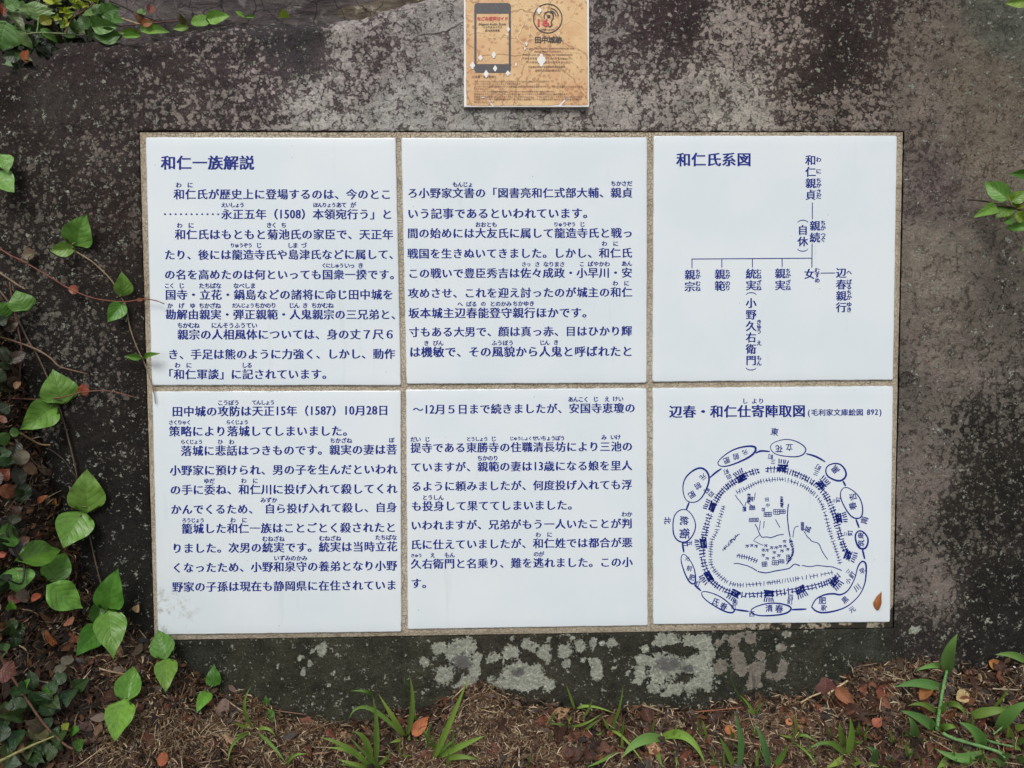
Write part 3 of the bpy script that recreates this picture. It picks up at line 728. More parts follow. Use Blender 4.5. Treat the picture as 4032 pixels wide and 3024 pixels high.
# ---- the text
IW = TW + .0003
def T(org, sc): return Ink(IW, org, sc)
L1a = [("和仁一族解説", 193, 965, 293, 293, 1)]
TEXT = {
 0: [((540, 500), .4792, [("和仁氏が歴史上に登場するのは、今のとこ", 298, 2092, 552, 552), ("永正五年（1508）本領宛行う」と", 688, 2100, 716, 716), ("和仁氏はもともと菊池氏の家臣で、天正年", 307, 2107, 882, 882)],
      [("わ", 320, 363, 476), ("に", 413, 457, 476), ("えいしょう", 690, 880, 640), ("ほんりょう", 1447, 1633, 640), ("あて", 1637, 1720, 640), ("が", 1753, 1797, 640), ("わ", 328, 370, 808), ("に", 421, 464, 808), ("きく", 1063, 1147, 806), ("ち", 1183, 1225, 806),
       ("りゅうぞう", 765, 945, 972), ("じ", 980, 1023, 972), ("しま", 1237, 1320, 972), ("づ", 1348, 1392, 972)]),
     ((540, 960), .4792, [("たり、後には龍造寺氏や島津氏などに属して、", 222, 2160, 90, 86), ("の名を高めたのは何といっても国衆一揆です。", 222, 2167, 252, 252), ("国寺・立花・鍋島などの諸将に命じ田中城を", 228, 2108, 418, 416),
       ("勘解由親実・弾正親範・人鬼親宗の三兄弟と、", 230, 2178, 580, 580), ("親宗の人相風体については、身の丈７尺６", 328, 2122, 745, 742), ("き、手足は熊のように力強く、しかし、動作", 250, 2122, 908, 903), ("「和仁軍談」に記されています。", 205, 1612, 1072, 1070)],
      [("くにしゅう", 1517, 1697, 178), ("いっ", 1703, 1788, 178), ("き", 1815, 1858, 178), ("こく", 225, 306, 344), ("じ", 343, 386, 344), ("たちばな", 507, 692, 344), ("なべしま", 790, 974, 344),
       ("か", 250, 292, 508), ("げ", 343, 385, 508), ("ゆ", 435, 477, 508), ("ちかざね", 507, 687, 508), ("だんじょう", 781, 963, 506), ("ちかのり", 965, 1143, 506), ("じん", 1248, 1333, 506), ("き", 1360, 1402, 506), ("ちかむね", 1432, 1614, 506),
       ("ちかむね", 330, 512, 670), ("にんそうふうてい", 608, 987, 670), ("わ", 310, 353, 997), ("に", 404, 446, 997), ("しる", 860, 944, 997)])],
 1: [((1560, 500), .4521, [("ろ小野家文書の「図書亮和仁式部大輔、親貞", 95, 2062, 575, 571), ("いう記事であるといわれています。", 95, 1727, 754, 750), ("間の始めには大友氏に属して龍造寺氏と戦っ", 95, 2065, 925, 922)],
      [("もんじょ", 490, 670, 500), ("ちかさだ", 1868, 2057, 492), ("おおとも", 688, 880, 849), ("りゅうぞう", 1373, 1562, 847), ("じ", 1600, 1644, 847), ("わ", 1792, 1837, 1015), ("に", 1890, 1934, 1015)]),
     ((1560, 960), .4521, [("戦国を生きぬいてきました。しかし、和仁氏", 95, 2058, 85, 78), ("この戦いで豊臣秀吉は佐々成政・小早川・安", 100, 2058, 257, 250), ("攻めさせ、これを迎え討ったのが城主の和仁", 100, 2060, 430, 420),
       ("坂本城主辺春能登守親行ほかです。", 103, 1719, 603, 598), ("寸もある大男で、顔は真っ赤、目はひかり輝", 108, 2057, 768, 758), ("は機敏で、その風貌から人鬼と呼ばれたと", 113, 2064, 942, 935)],
      [("さっ", 1093, 1172, 177), ("さ", 1208, 1250, 177), ("なりまさ", 1281, 1469, 177), ("こ", 1597, 1638, 175), ("ばやかわ", 1668, 1862, 175), ("あん", 1963, 2055, 172), ("わ", 1887, 1932, 343), ("に", 1985, 2029, 343),
       ("へ", 535, 578, 524), ("ばる", 610, 703, 524), ("の", 739, 780, 522), ("とのかみ", 816, 1006, 522), ("ちかゆき", 1013, 1205, 520), ("き", 242, 284, 864), ("びん", 320, 412, 864), ("ふうぼう", 830, 1024, 862), ("じん", 1250, 1335, 860), ("き", 1371, 1413, 858)])],
 3: [((590, 1500), .4566, [("田中城の攻防は天正15年（1587）10月28日", 188, 2062, 263, 252), ("策略により落城してしまいました。", 163, 1762, 434, 430), ("落城に悲話はつきものです。親実の妻は菩", 265, 2135, 603, 590),
       ("小野家に預けられ、男の子を生んだといわれ", 170, 2137, 771, 760), ("の手に委ね、和仁川に投げ入れて殺してくれ", 172, 2137, 939, 928)],
      [("こうぼう", 583, 772, 187), ("てんしょう", 880, 1075, 185), ("さくりゃく", 163, 355, 357), ("らくじょう", 658, 849, 355), ("らくじょう", 266, 455, 525), ("ひ", 586, 628, 525), ("わ", 683, 727, 525), ("ちかざね", 1552, 1744, 514), ("ぼ", 2063, 2108, 510),
       ("ゆだ", 466, 560, 862), ("わ", 789, 832, 860), ("に", 888, 930, 860), ("みずか", 952, 1100, 1027)]),
     ((590, 1960), .4566, [("かんでくるため、", 178, 945, 100, 96), ("自ら投げ入れて殺し、自身", 987, 2133, 94, 80), ("籠城した和仁一族はことごとく殺されたと", 272, 2127, 266, 254), ("りました。次男の統実です。統実は当時立花", 187, 2137, 436, 418),
       ("くなったため、小野和泉守の養弟となり小野", 188, 2134, 604, 584), ("野家の子孫は現在も静岡県に在住されていま", 190, 2132, 769, 752)],
      [("ろうじょう", 278, 470, 194), ("わ", 695, 739, 192), ("に", 795, 838, 192), ("むねざね", 968, 1162, 354), ("むねざね", 1458, 1650, 350), ("たちばな", 1942, 2132, 342), ("いずみのかみ", 1068, 1359, 520)])],
 4: [((1560, 1500), .4521, [("～12月５日まで続きましたが、安国寺恵瓊の", 142, 2085, 248, 234), ("提寺である東勝寺の住職清長坊により三池の", 122, 2062, 583, 569), ("ていますが、親範の妻は13歳になる娘を里人", 125, 2058, 751, 735), ("るように頼みましたが、何度投げ入れても浮", 128, 2058, 918, 902)],
      [("あんこく", 1498, 1677, 160), ("じ", 1717, 1760, 158), ("え", 1815, 1858, 157), ("けい", 1885, 1980, 156), ("だい", 124, 215, 508), ("じ", 250, 293, 508), ("とうしょう", 613, 799, 505), ("じ", 828, 870, 503), ("じゅうしょく", 990, 1184, 500), ("せいちょうぼう", 1188, 1468, 498), ("み", 1788, 1832, 491), ("いけ", 1866, 1955, 489),
       ("ちかのり", 706, 889, 672), ("とうしん", 227, 414, 1015)]),
     ((1560, 1960), .4521, [("も投身して果ててしまいました。", 128, 1590, 73, 62), ("いわれますが、兄弟がもう一人いたことが判", 125, 2058, 240, 222), ("氏に仕えていましたが、和仁姓では都合が悪", 125, 2060, 408, 388), ("久右衛門と名乗り、難を逃れました。この小", 125, 2062, 576, 559), ("す。", 125, 322, 746, 745)],
      [("わか", 1963, 2057, 143), ("わ", 1215, 1260, 322), ("に", 1315, 1358, 320), ("きゅう", 128, 224, 502), ("え", 298, 338, 500), ("もん", 421, 510, 499), ("のが", 1195, 1288, 490)])],
}
for blocks in TEXT.values():
    for _, _, lines, rubs in blocks:
        for l in lines: want(l[0])
        for r in rubs: want(r[0])
want("和仁一族解説・和仁氏系図親続自休宗範統実小野久右衛門女辺春行貞むねざのりきゅうえもんすめへばるちかゆつぐさだわに辺春仕寄陣取図しより毛利家文庫絵図892()東南西北肥前三町四五元衆春筑立花黒田小早川吉")
SIGN_JA = ["なごみ音声ガイド", "田中城跡", "나고미음성가이드", "和水語音導覧", "지정번호의해설을음성으로시청할수있습니다.", "이어폰또는헤드폰을사용해주십시오.", "可以通过语音，收听所指定编号的解说。", "请使用耳机或头戴耳机。", "＜注意・免責事項＞",
 "スマートガイドをご利用いただくには専用のコードリーダー等のアプリが必要です。", "スマートガイドは、インターネットで提供されます。", "インターネット接続に必要なパケット通信料は利用者のご負担となりますので、パケット定額サービスでのご利用", "をおすすめします。",
 "スマートガイドのご利用や機器状況によって本サービスが利用できない場合があります。", "利用者のスマートフォン又はタブレット等の仕様によって本サービスが利用できない場合があります。", "利用者は自己の責任においてスマートガイドを利用するものとし、アプリのダウンロードまたスマートガイドの利用",
 "に起因してユーザーの通信機器及びデータに発生した損害についても全責任を負うものとし、当町は一切責任を", "負わないものとします。"]
for s_ in SIGN_JA: want(s_)
want("16")
STR = ["Nagomi Audio Guide", "You can hear audio explanations of the", "designated numbers.", "Please use earphones or headphones.", "Smart guide", "16"]
build_glyphs(STR)

for k, blocks in TEXT.items():
    rub = None
    for org, sc, lines, rubs in blocks:
        for l in lines:
            ink = T(org, sc); ink.line(*l)
            if k == 0 and org[1] == 500 and l is lines[1]:
                for i in range(11): ink.glyph("・", 229 + i * 43.6, 716, 62)
            ink_on(ink, k, 'text_line')
        ink = T(org, sc)
        for r in rubs: ink.ruby(*r)
        if rub is None: rub = ink
        else:
            n = len(rub.V); rub.V += ink.V; rub.F += [tuple(n + i for i in f) for f in ink.F]
    ink_on(rub, k, 'ruby_text')['kind'] = 'stuff'
ink = T((540, 500), .4792); ink.line("和仁一族解説", 193, 965, 293, 293, hv=(.046, .010)); ink_on(ink, 0, 'heading')
# family tree tile
a = T((2540, 500), .4702)
a.line("和仁氏系図", 260, 892, 273, 271, hv=(.046, .010)); ink_on(a, 2, 'heading'); a = T((2540, 500), .4702)
for ch, y in zip("和仁親貞", (277, 374, 470, 567)): a.glyph(ch, 1387, y, 90)
for ch, y in (("わ", 272), ("に", 370), ("ち", 447), ("か", 487), ("さ", 540), ("だ", 581)): a.glyph(ch, 1454, y, 47, hv=(.038, .020))
for ch, y in zip("親続", (826, 925)): a.glyph(ch, 1423, y, 90)
for ch, y in (("ち", 803), ("か", 845), ("つ", 904), ("ぐ", 941)): a.glyph(ch, 1491, y, 47, hv=(.038, .020))
for ch, y in zip("自休", (862, 958)): a.glyph(ch, 1321, y, 88)
def vparen(ink, cx, y, up, wd=44, h=24):
    pts = [(cx + wd * math.cos(t), y + (-h if up else h) * math.sin(t) + (h / 2 if up else -h / 2)) for t in np.linspace(.15, math.pi - .15, 9)]
    ink.stroke(pts, [4, 5, 6, 7, 7, 7, 6, 5, 4])
vparen(a, 1322, 792, True); vparen(a, 1320, 1028, False)
a.stroke([(1401, 632), (1401, 772)], 7); a.stroke([(1399, 975), (1397, 1178)], 7)
b = T((2540, 960), .4702)
b.stroke([(389, 127), (1396, 120)], 7)
for x, y0, y1 in ((393, 127, 205), (643, 125, 199), (899, 123, 197), (1148, 121, 193), (1397, 118, 193)): b.stroke([(x, y0), (x, y1)], 7)
for x, s_, ys in ((375, "親宗", (258, 358)), (627, "親範", (254, 352)), (888, "統実小野久右衛門", (250, 348, 495, 592, 688, 783, 880, 975)), (1132, "親実", (247, 347)), (1377, "女", (252,)), (1643, "辺春親行", (243, 340, 435, 531))):
    for ch, y in zip(s_, ys): b.glyph(ch, x, y, 90)
for x, s_, ys in ((443, "ちかむね", (233, 272, 332, 376)), (692, "ちかのり", (235, 272, 330, 370)), (953, "むねざね", (232, 272, 325, 370)), (954, "きゅう", (655, 692, 733)), (955, "え", (830,)), (955, "もん", (955, 1000)),
                 (1198, "ちかざね", (226, 266, 322, 368)), (1442, "むすめ", (222, 262, 305)), (1709, "へばるちかゆき", (238, 318, 360, 408, 448, 507, 551))):
    for ch, y in zip(s_, ys): b.glyph(ch, x, y, 47, hv=(.038, .020))
vparen(b, 888, 420, True); vparen(b, 888, 1045, False)
b.stroke([(1470, 245), (1592, 244)], 7)
n = len(a.V); a.V += b.V; a.F += [tuple(n + i for i in f) for f in b.F]
ink_on(a, 2, 'family_tree')
# map tile heading
a = T((2560, 1540), .2894)
a.line("辺春・和仁仕寄陣取図", 255, 2118, 280, 268, hv=(.046, .010))
for ch, x in (("し", 1292), ("よ", 1420), ("り", 1510)): a.glyph(ch, x, 134, 82)
b = T((3000, 1540), .2893)
b.line("(毛利家文庫絵図", 615, 1383, 290, 288, hv=(.034,.010)); b.line("892)", 1425, 1640, 286, 284, size=98, hv=(.034,.010))
n = len(a.V); a.V += b.V; a.F += [tuple(n + i for i in f) for f in b.F]
ink_on(a, 5, 'heading')
# hand-drawn map
r2 = random.Random(5)
a = T((2560, 1640), .5065); a.k = 1.36
def jit(p, s_=2.0): return (p[0] + r2.uniform(-s_, s_), p[1] + r2.uniform(-s_, s_))
def oval(p0, p1, minor, w0=6, w1=9, gap=0.0):
    c = ((p0[0] + p1[0]) / 2, (p0[1] + p1[1]) / 2); L = math.hypot(p1[0] - p0[0], p1[1] - p0[1]) / 2; an = math.atan2(p1[1] - p0[1], p1[0] - p0[0])
    pts = []; ws = []
    for t in np.linspace(.15, 2 * math.pi * (1 - gap) + .15, 40):
        x = L * math.cos(t); y = minor * math.sin(t) * (1 + .06 * math.sin(3 * t))
        pts.append((c[0] + x * math.cos(an) - y * math.sin(an), c[1] + x * math.sin(an) + y * math.cos(an))); ws.append(w0 + (w1 - w0) * (.5 + .5 * math.sin(t + 1.3)))
    a.stroke(pts, ws)
oval((300, 662), (412, 405), 92, 5, 11); oval((528, 370), (820, 245), 52, 5, 12); oval((935, 235), (1210, 262), 66, 4, 7)
oval((1370, 400), (1520, 465), 64, 7, 11); oval((1505, 555), (1630, 788), 68, 5, 8); oval((1625, 890), (1662, 1028), 47, 8, 11)
oval((262, 722), (258, 978), 88, 5, 8); oval((256, 1072), (340, 1300), 40, 4, 9); oval((402, 1368), (652, 1516), 42, 5, 9); oval((785, 1512), (1095, 1492), 48, 6, 10)
pn = [(1255,1480),(1290,1420),(1360,1385),(1430,1378),(1480,1385),(1540,1350),(1590,1260),(1615,1170),(1645,1128),(1674,1140),(1680,1200),(1668,1300),(1625,1390),(1540,1470),(1450,1508),(1350,1525),(1290,1512),(1255,1480)]
pp_ = smooth_path(pn, 4); a.stroke(pp_, [6 + 4 * math.sin(i * .13) ** 2 for i in range(len(pp_))])
for c in ([(465,475),(510,435),(555,405)], [(820,285),(860,268),(930,272)], [(1212,288),(1290,312),(1362,352)], [(1500,502),(1520,540)], [(1600,800),(1625,865)], [(1650,1030),(1668,1108)], [(303,668),(280,725)], [(250,980),(262,1055)], [(345,1310),(395,1355)], [(655,1500),(765,1515)], [(1100,1502),(1215,1497)]):
    q_ = smooth_path(c, 4); a.stroke(q_, [11] * len(q_), taper=True)
def ladder(path, wd, step, tick, sw, gaps=.12):
    pts = smooth_path(path, 10); acc = 0
    for o_ in (-wd / 2, wd / 2):
        run = []
        for i in range(len(pts) - 1):
            t = pts[i + 1] - pts[i]; l = np.hypot(*t) or 1; nn = np.array([-t[1], t[0]]) / l
            if r2.random() < gaps:
                if len(run) > 1: a.stroke(run, sw)
                run = []
            else: run.append(pts[i] + nn * o_ + np.array([r2.uniform(-1, 1), r2.uniform(-1, 1)]))
        if len(run) > 1: a.stroke(run, sw)
        if wd < 4: break
    for i in range(len(pts) - 1):
        t = pts[i + 1] - pts[i]; l = np.hypot(*t) or 1; nn = np.array([-t[1], t[0]]) / l; acc += l
        if acc > step:
            acc = 0; k_ = tick * r2.uniform(.8, 1.15); tl = t / l * r2.uniform(-4, 4)
            a.stroke([pts[i] - nn * k_ - tl, pts[i] + nn * k_ + tl], sw * r2.uniform(.9, 1.4))
OUT1 = [(465,755),(435,860),(415,960),(405,1050),(415,1130),(440,1210),(490,1290),(580,1350),(700,1385),(850,1385),(1000,1370),(1150,1345),(1300,1315),(1400,1280),(1470,1230)]
OUT2 = [(1520,1050),(1500,1000),(1470,900),(1440,790),(1400,680),(1350,590),(1290,530),(1200,475),(1100,435),(1000,412),(890,415)]
OUT3 = [(850,420),(760,445),(680,490),(600,545),(530,620),(490,700)]
for p in (OUT1, OUT2, OUT3): ladder(p, 21, 19, 24, 5.4, .16)
for p in ([(575,690),(545,780),(515,900),(480,960),(470,1050),(475,1150),(520,1220),(600,1285),(680,1310),(800,1305),(950,1290),(1150,1260),(1300,1235),(1430,1210)],
          [(1480,1150),(1450,1050),(1415,950),(1385,850),(1350,720),(1310,640),(1250,580),(1170,530),(1050,490),(950,490),(840,510),(750,555),(670,590)]):
    ladder(p, 3, 17, 17, 3.4, .16)
CENT = np.array([960, 880.])
for (x, y) in ((485,700),(710,478),(1030,400),(1330,530),(1465,790),(1540,1080),(415,985),(455,1240),(660,1375),(925,1375),(1165,1345),(1430,1285)):
    c = np.array([x, y]); o_ = c - CENT; o_ /= np.hypot(*o_); t = np.array([-o_[1], o_[0]])
    for i in range(-2, 3): a.stroke([jit(c + t * i * 13 - o_ * 24, 4), jit(c + t * i * 12 + o_ * 24, 4)], r2.uniform(5, 9))
    for i in (-1, 0, 1): a.stroke([jit(c - t * 38 + o_ * i * 20, 5), jit(c + t * 38 + o_ * i * 20, 5)], r2.uniform(5, 10))
    a.stroke([c - t * 42 - o_ * 18, c - t * 10 - o_ * 6], 9); a.stroke([c + t * 40 + o_ * 22, c + t * 12 + o_ * 4], 6)
    for i in range(-2, 3): a.stroke([jit(c + t * i * 15 + o_ * 32, 3), jit(c + t * i * 19 + o_ * 66, 3)], 6.5, taper=False)
for p, w_ in (([(660,610),(690,650),(728,700),(735,735)], 4), ([(740,735),(745,665),(800,700)], 4), ([(818,590),(810,650)], 4), ([(815,835),(835,870),(850,910),(870,938),(900,935),(940,942),(985,925),(1038,915)], 5),
              ([(850,922),(805,965),(880,1000)], 3.5), ([(1075,680),(1066,780),(1078,880),(1090,940)], 6), ([(1110,940),(1120,870),(1152,852)], 4), ([(1195,895),(1230,940),(1260,970),(1310,990),(1340,1050),(1380,1110)], 4.5),
              ([(650,1143),(700,1145),(780,1170),(830,1200)], 5), ([(835,1202),(905,1215),(1000,1195),(1080,1180),(1120,1148),(1165,1160)], 6), ([(1180,1158),(1240,1166),(1300,1158),(1365,1165),(1420,1170),(1490,1198)], 5), ([(850,880),(855,810)], 4), ([(880,870),(888,815)], 4), ([(975,800),(1008,862)], 4)):
    q_ = smooth_path(p, 3); a.stroke([jit(x, 1.5) for x in q_], w_)
for i in range(26):
    t = i / 25; x = 1088 + 22 * math.sin(t * 3.1) - 30 * max(0, t - .6) * 2; y = 955 + 190 * t
    a.stroke([jit((x - 10, y + 4), 5), jit((x + 10, y - 6), 5)], 5)
for i in range(18):
    y = 620 + i * 5; a.stroke([jit((1012, y), 4), jit((1034, y + 3), 4)], 4)
for i in range(12): a.stroke([jit((755, 600 + i * 6), 4), jit((785, 604 + i * 6), 6)], 3.4)
for i in range(34):
    t = i / 33; a.stroke([jit((560 + 110 * t, 1040 - 110 * t), 14), jit((572 + 112 * t, 1030 - 110 * t), 14)], 3)
ladder([(670, 1080), (750, 1095), (840, 1128)], 3, 12, 18, 4, .0)
def gridbox(x, y, w_, h_, nx_, ny_, sw=3.6):
    for i in range(nx_ + 1): a.stroke([jit((x + w_ * i / nx_, y)), jit((x + w_ * i / nx_, y + h_))], sw)
    for i in range(ny_ + 1): a.stroke([jit((x, y + h_ * i / ny_)), jit((x + w_, y + h_ * i / ny_))], sw)
for g in ((885,745,58,32,5,2), (960,722,45,38,3,2), (1005,725,45,28,4,2), (772,695,42,30,5,2), (770,790,70,28,6,2), (722,705,22,30,2,2), (870,1130,38,34,4,2), (948,1120,48,34,3,2), (1000,1112,40,28,3,2), (1175,822,20,62,2,7), (870,712,22,22,2,1), (1062,1075,24,46,2,3)): gridbox(*g)
for (x, y) in ((755,1008),(790,1003),(825,1008),(900,1005),(945,1020),(980,1020),(1012,1010),(1045,972),(1048,1008),(880,1038),(910,1040),(966,1058),(1025,1045),(880,1078),(960,1100),(1000,1082),(912,1105),(1070,1033)):
    a.stroke([jit((x - 14, y - 8)), jit((x + 14, y - 8))], 3.6); a.stroke([(x, y - 8), jit((x - 13, y + 10))], 3.4); a.stroke([(x + 2, y - 4), jit((x + 2, y + 13))], 3.4); a.stroke([(x + 3, y - 3), jit((x + 12, y + 7))], 3.4)
PI = math.pi
for ch, x, y, s_, ro in (("東", 968, 118, 62, .1), ("北", 135, 808, 58, PI / 2), ("南", 1665, 806, 60, -PI / 2 + .3), ("西", 790, 1534, 48, 0),
    ("元", 412, 470, 50, PI * .8), ("前", 372, 540, 54, PI * .8), ("肥", 325, 608, 56, PI * .8), ("元", 738, 278, 44, PI * .9), ("前", 668, 312, 52, PI * .9), ("肥", 595, 342, 52, PI * .9),
    ("立", 1082, 240, 58, PI), ("花", 1002, 252, 60, PI), ("黒", 1440, 412, 62, PI * 1.25), ("吉", 1575, 625, 60, -PI * .6), ("春", 1575, 695, 62, -PI * .6), ("衆", 1638, 925, 52, -PI / 2), ("筑", 1640, 985, 56, -PI / 2),
    ("統", 265, 810, 72, PI / 2), ("衛", 268, 910, 84, PI / 2), ("元", 290, 1105, 38, .2), ("前", 305, 1180, 46, .2), ("肥", 325, 1250, 48, .2), ("氏", 510, 1440, 60, .4), ("春", 572, 1475, 58, .3),
    ("清", 925, 1490, 60, 0), ("春", 1003, 1495, 66, 0), ("肥", 1340, 1430, 60, .1), ("家", 1350, 1488, 50, .1),
    ("三", 955, 352, 40, PI), ("町", 935, 312, 44, PI), ("三", 1290, 440, 44, PI * 1.15), ("町", 1305, 395, 48, PI * 1.15), ("三", 1435, 655, 38, -PI / 2), ("町", 1462, 645, 40, -PI / 2), ("三", 1525, 912, 40, -PI / 2), ("町", 1555, 905, 44, -PI / 2),
    ("五", 308, 985, 46, PI / 2), ("町", 272, 990, 44, PI / 2), ("四", 475, 605, 44, PI * .7), ("町", 440, 575, 46, PI * .7), ("四", 612, 468, 42, PI * .85), ("町", 590, 430, 44, PI * .85), ("三", 392, 1268, 38, .3), ("町", 368, 1300, 44, .3),
    ("四", 660, 1445, 42, 0), ("町", 650, 1480, 40, 0), ("四", 1092, 1402, 44, 0), ("町", 1088, 1440, 46, 0), ("三", 1545, 1208, 46, -.9), ("町", 1575, 1235, 48, -.9), ("小", 1540, 1278, 44, -.8),
    ("早", 1650, 1200, 48, -.6), ("川", 1610, 1330, 56, -.7), ("黒", 1515, 1425, 54, -.7), ("元", 1570, 1500, 50, -.6), ("城", 1225, 875, 52, .4), ("田", 908, 645, 34, 0), ("中", 915, 690, 34, 0), ("貞", 788, 640, 40, .2)):
    a.glyph(ch, x, y, s_, ro + r2.uniform(-.08, .08), hv=(.022, .02))
ink_on(a, 5, 'map_drawing')

# dirt smudges on tiles: thin films are left to the glaze; real grime only in the lower left tile
def set_grime():
    me = TILES[3].data; n = len(me.vertices); V = np.empty(n * 3); me.vertices.foreach_get('co', V); V = V.reshape(-1, 3)
    c = P(655, 2400); d = np.linalg.norm(V - c, axis=1); me.attributes['grime'].data.foreach_set('value', np.clip(.35 - d * 3, 0, 1).astype(np.float32))
set_grime()

# ------------------------------------------------------------------ audio guide plaque
def make_sign():
    OS, K = (1700, 0), .3617
    wS = .007
    root = empty('guide_plaque', W([*S(2075, 200)[:2], .004]), 'small square weathered orange-brown guide plaque with a phone picture, on the stone above the tiles', 'sign')
    def box(x0, y0, x1, y1, w0, w1, name, mat, dxb=0):
        c = [S(x0, y1, w1), S(x1, y1, w1), S(x1, y0, w1), S(x0, y0, w1)]
        c = [c[0] + [dxb, 0, 0]] + c[1:]
        V = [np.array([p[0], p[1], w0]) for p in c] + c
        me = mesh(name, [W(v) for v in V], [(4, 5, 6, 7), (0, 1, 5, 4), (1, 2, 6, 5), (2, 3, 7, 6), (3, 0, 4, 7), (3, 2, 1, 0)])
        return under(link(name, me, mat), root)
    WH = mat_plain('plaque_white', (232, 230, 226), .35, .04)
    box(1827, -34, 2319, 420, .0008, wS, 'board', WH)
    pr = Ink(wS + .0004, OS, K); pts = []
    def wob(x0, y0, x1, y1, n, amp=2.5):
        return [(x0 + (x1 - x0) * t + r2.uniform(-amp, amp) * (abs(y1 - y0) > abs(x1 - x0)), y0 + (y1 - y0) * t + r2.uniform(-amp, amp) * (abs(y1 - y0) <= abs(x1 - x0))) for t in np.linspace(0, 1, n, endpoint=False)]
    out = wob(366, -84, 378, 1142, 14, 1.2) + [(378, 1143)] + wob(430, 1146, 640, 1152, 4) + [(655, 1150), (640, 1120), (605, 1075), (575, 1058), (560, 1060), (600, 1066), (640, 1100), (668, 1143), (678, 1153)] + wob(700, 1150, 1370, 1145, 12) \
        + [(1385, 1138), (1440, 1085), (1480, 1062), (1530, 1052), (1490, 1072), (1440, 1110), (1408, 1145)] + wob(1430, 1146, 1690, 1143, 5) + [(1702, 1140)] + wob(1702, 1130, 1690, -84, 14, 1.2)
    from mathutils.geometry import tessellate_polygon
    tris = tessellate_polygon([[Vector((x, y, 0)) for x, y in out]])
    pr.V = [pr.px(*p) for p in out]; pr.F = [tuple(t) for t in tris]
    PM = mat_print()
    V = [W(v) for v in pr.V]; me = mesh('printed_sheet', V, pr.F); 
    o = link('printed_sheet', me, PM); under(o, root)
    GR = mat_plain('print_grey', (72, 70, 74), .5, .25, 500); BLK = mat_plain('print_black', (52, 46, 46), .5, .3, 700); BR = mat_plain('print_faint', (122, 84, 66), .5, .2, 700); RED = mat_plain('print_red', (196, 58, 66), .5, .15, 400)
    def ink(n_=0): return Ink(wS + .0007 + n_ * .0002, OS, K)
    def rrect(x0, y0, x1, y1, r, n=6):
        p = []
        for cx, cy, a0 in ((x1 - r, y0 + r, -PI / 2), (x1 - r, y1 - r, 0), (x0 + r, y1 - r, PI / 2), (x0 + r, y0 + r, PI)):
            for t in range(n + 1): p.append((cx + r * math.cos(a0 + t * PI / 2 / n), cy + r * math.sin(a0 + t * PI / 2 / n)))
        return p
    a = ink(); o_ = rrect(463, 32, 862, 792, 38); i_ = [(838, 147), (838, 697), (487, 697), (487, 147)]
    # frame of the phone around its screen
    for (x0, y0, x1, y1) in ((463, 147, 487, 697), (838, 147, 862, 697)): a.poly([(x0, y0), (x1, y0), (x1, y1), (x0, y1)])
    a.poly([(463, 147)] + [p for p in rrect(463, 32, 862, 400, 38)[21:] ] + [p for p in rrect(463, 32, 862, 400, 38)[:7]] + [(862, 147)])
    a.poly([(862, 697)] + [p for p in rrect(463, 300, 862, 792, 38)[7:21]] + [(463, 697)])
    under(a.build('phone_picture', GR, None), root)
    a = ink(1); a.line(SIGN_JA[0], 493, 832, 202, size=46, hv=(.03, .03)); under(a.build('red_heading', RED, None), root)
    a = ink(2); a.string("16", 1152, 1280, 247, 112, (.03, .03)); under(a.build('number', RED, None), root)
    a = ink(1)
    a.string("Nagomi Audio Guide", 515, 810, 262, 34, (.02, .02)); a.line(SIGN_JA[2], 553, 772, 295, hv=(.02, .02)); a.line(SIGN_JA[3], 583, 742, 331, hv=(.02, .02)); under(a.build('phone_lettering', BLK, None), root); a = ink(1)
    a.line(SIGN_JA[1], 1118, 1418, 432, size=76, hv=(.04, .04)); under(a.build('place_name', BLK, None), root); a = ink(1); a.string("Smart guide", 1185, 1338, 320, 30, (.01, .01))
    rc = [(1263 + 155 * math.cos(t), 200 + 158 * math.sin(t)) for t in np.linspace(0, 2 * PI, 49)]; a.stroke(rc, 11)
    ear = smooth_path([(1228, 205), (1225, 165), (1245, 135), (1280, 127), (1315, 142), (1325, 180), (1312, 215), (1300, 240), (1308, 270), (1290, 290), (1272, 288)], 4); a.stroke(ear, 12)
    for rr in (38, 62, 88): a.stroke([(1288 + rr * math.cos(t), 178 - rr * 1.0 * math.sin(t)) for t in np.linspace(.05, 1.5, 9)], 11)
    a.poly([(1258, 162), (1292, 162), (1292, 196), (1258, 196)])
    under(a.build('ear_emblem', BLK, None), root)
    a = ink(1)
    a.string(STR[1], 985, 1552, 524, 30, (.014, .014)); a.string(STR[2], 1115, 1412, 558, 30, (.014, .014)); a.string(STR[3], 988, 1538, 592, 30, (.014, .014))
    a.line(SIGN_JA[4], 985, 1545, 635, hv=(.02, .02)); a.line(SIGN_JA[5], 1035, 1500, 677, hv=(.02, .02)); a.line(SIGN_JA[6], 1048, 1478, 727, hv=(.02, .02)); a.line(SIGN_JA[7], 1122, 1420, 766, hv=(.02, .02)); a.line(SIGN_JA[8], 440, 706, 834, hv=(.03, .03))
    for s_, x1, y in zip(SIGN_JA[9:], (1300, 990, 1642, 640, 1355, 1502, 1640, 1636, 700), (886, 913, 941, 968, 997, 1025, 1054, 1080, 1109)): a.line(s_, 460, x1, y, size=min(24, (x1 - 460) / len(s_)), hv=(.02, .02))
    under(a.build('small_lettering', BR, None), root)
    a = ink(3)
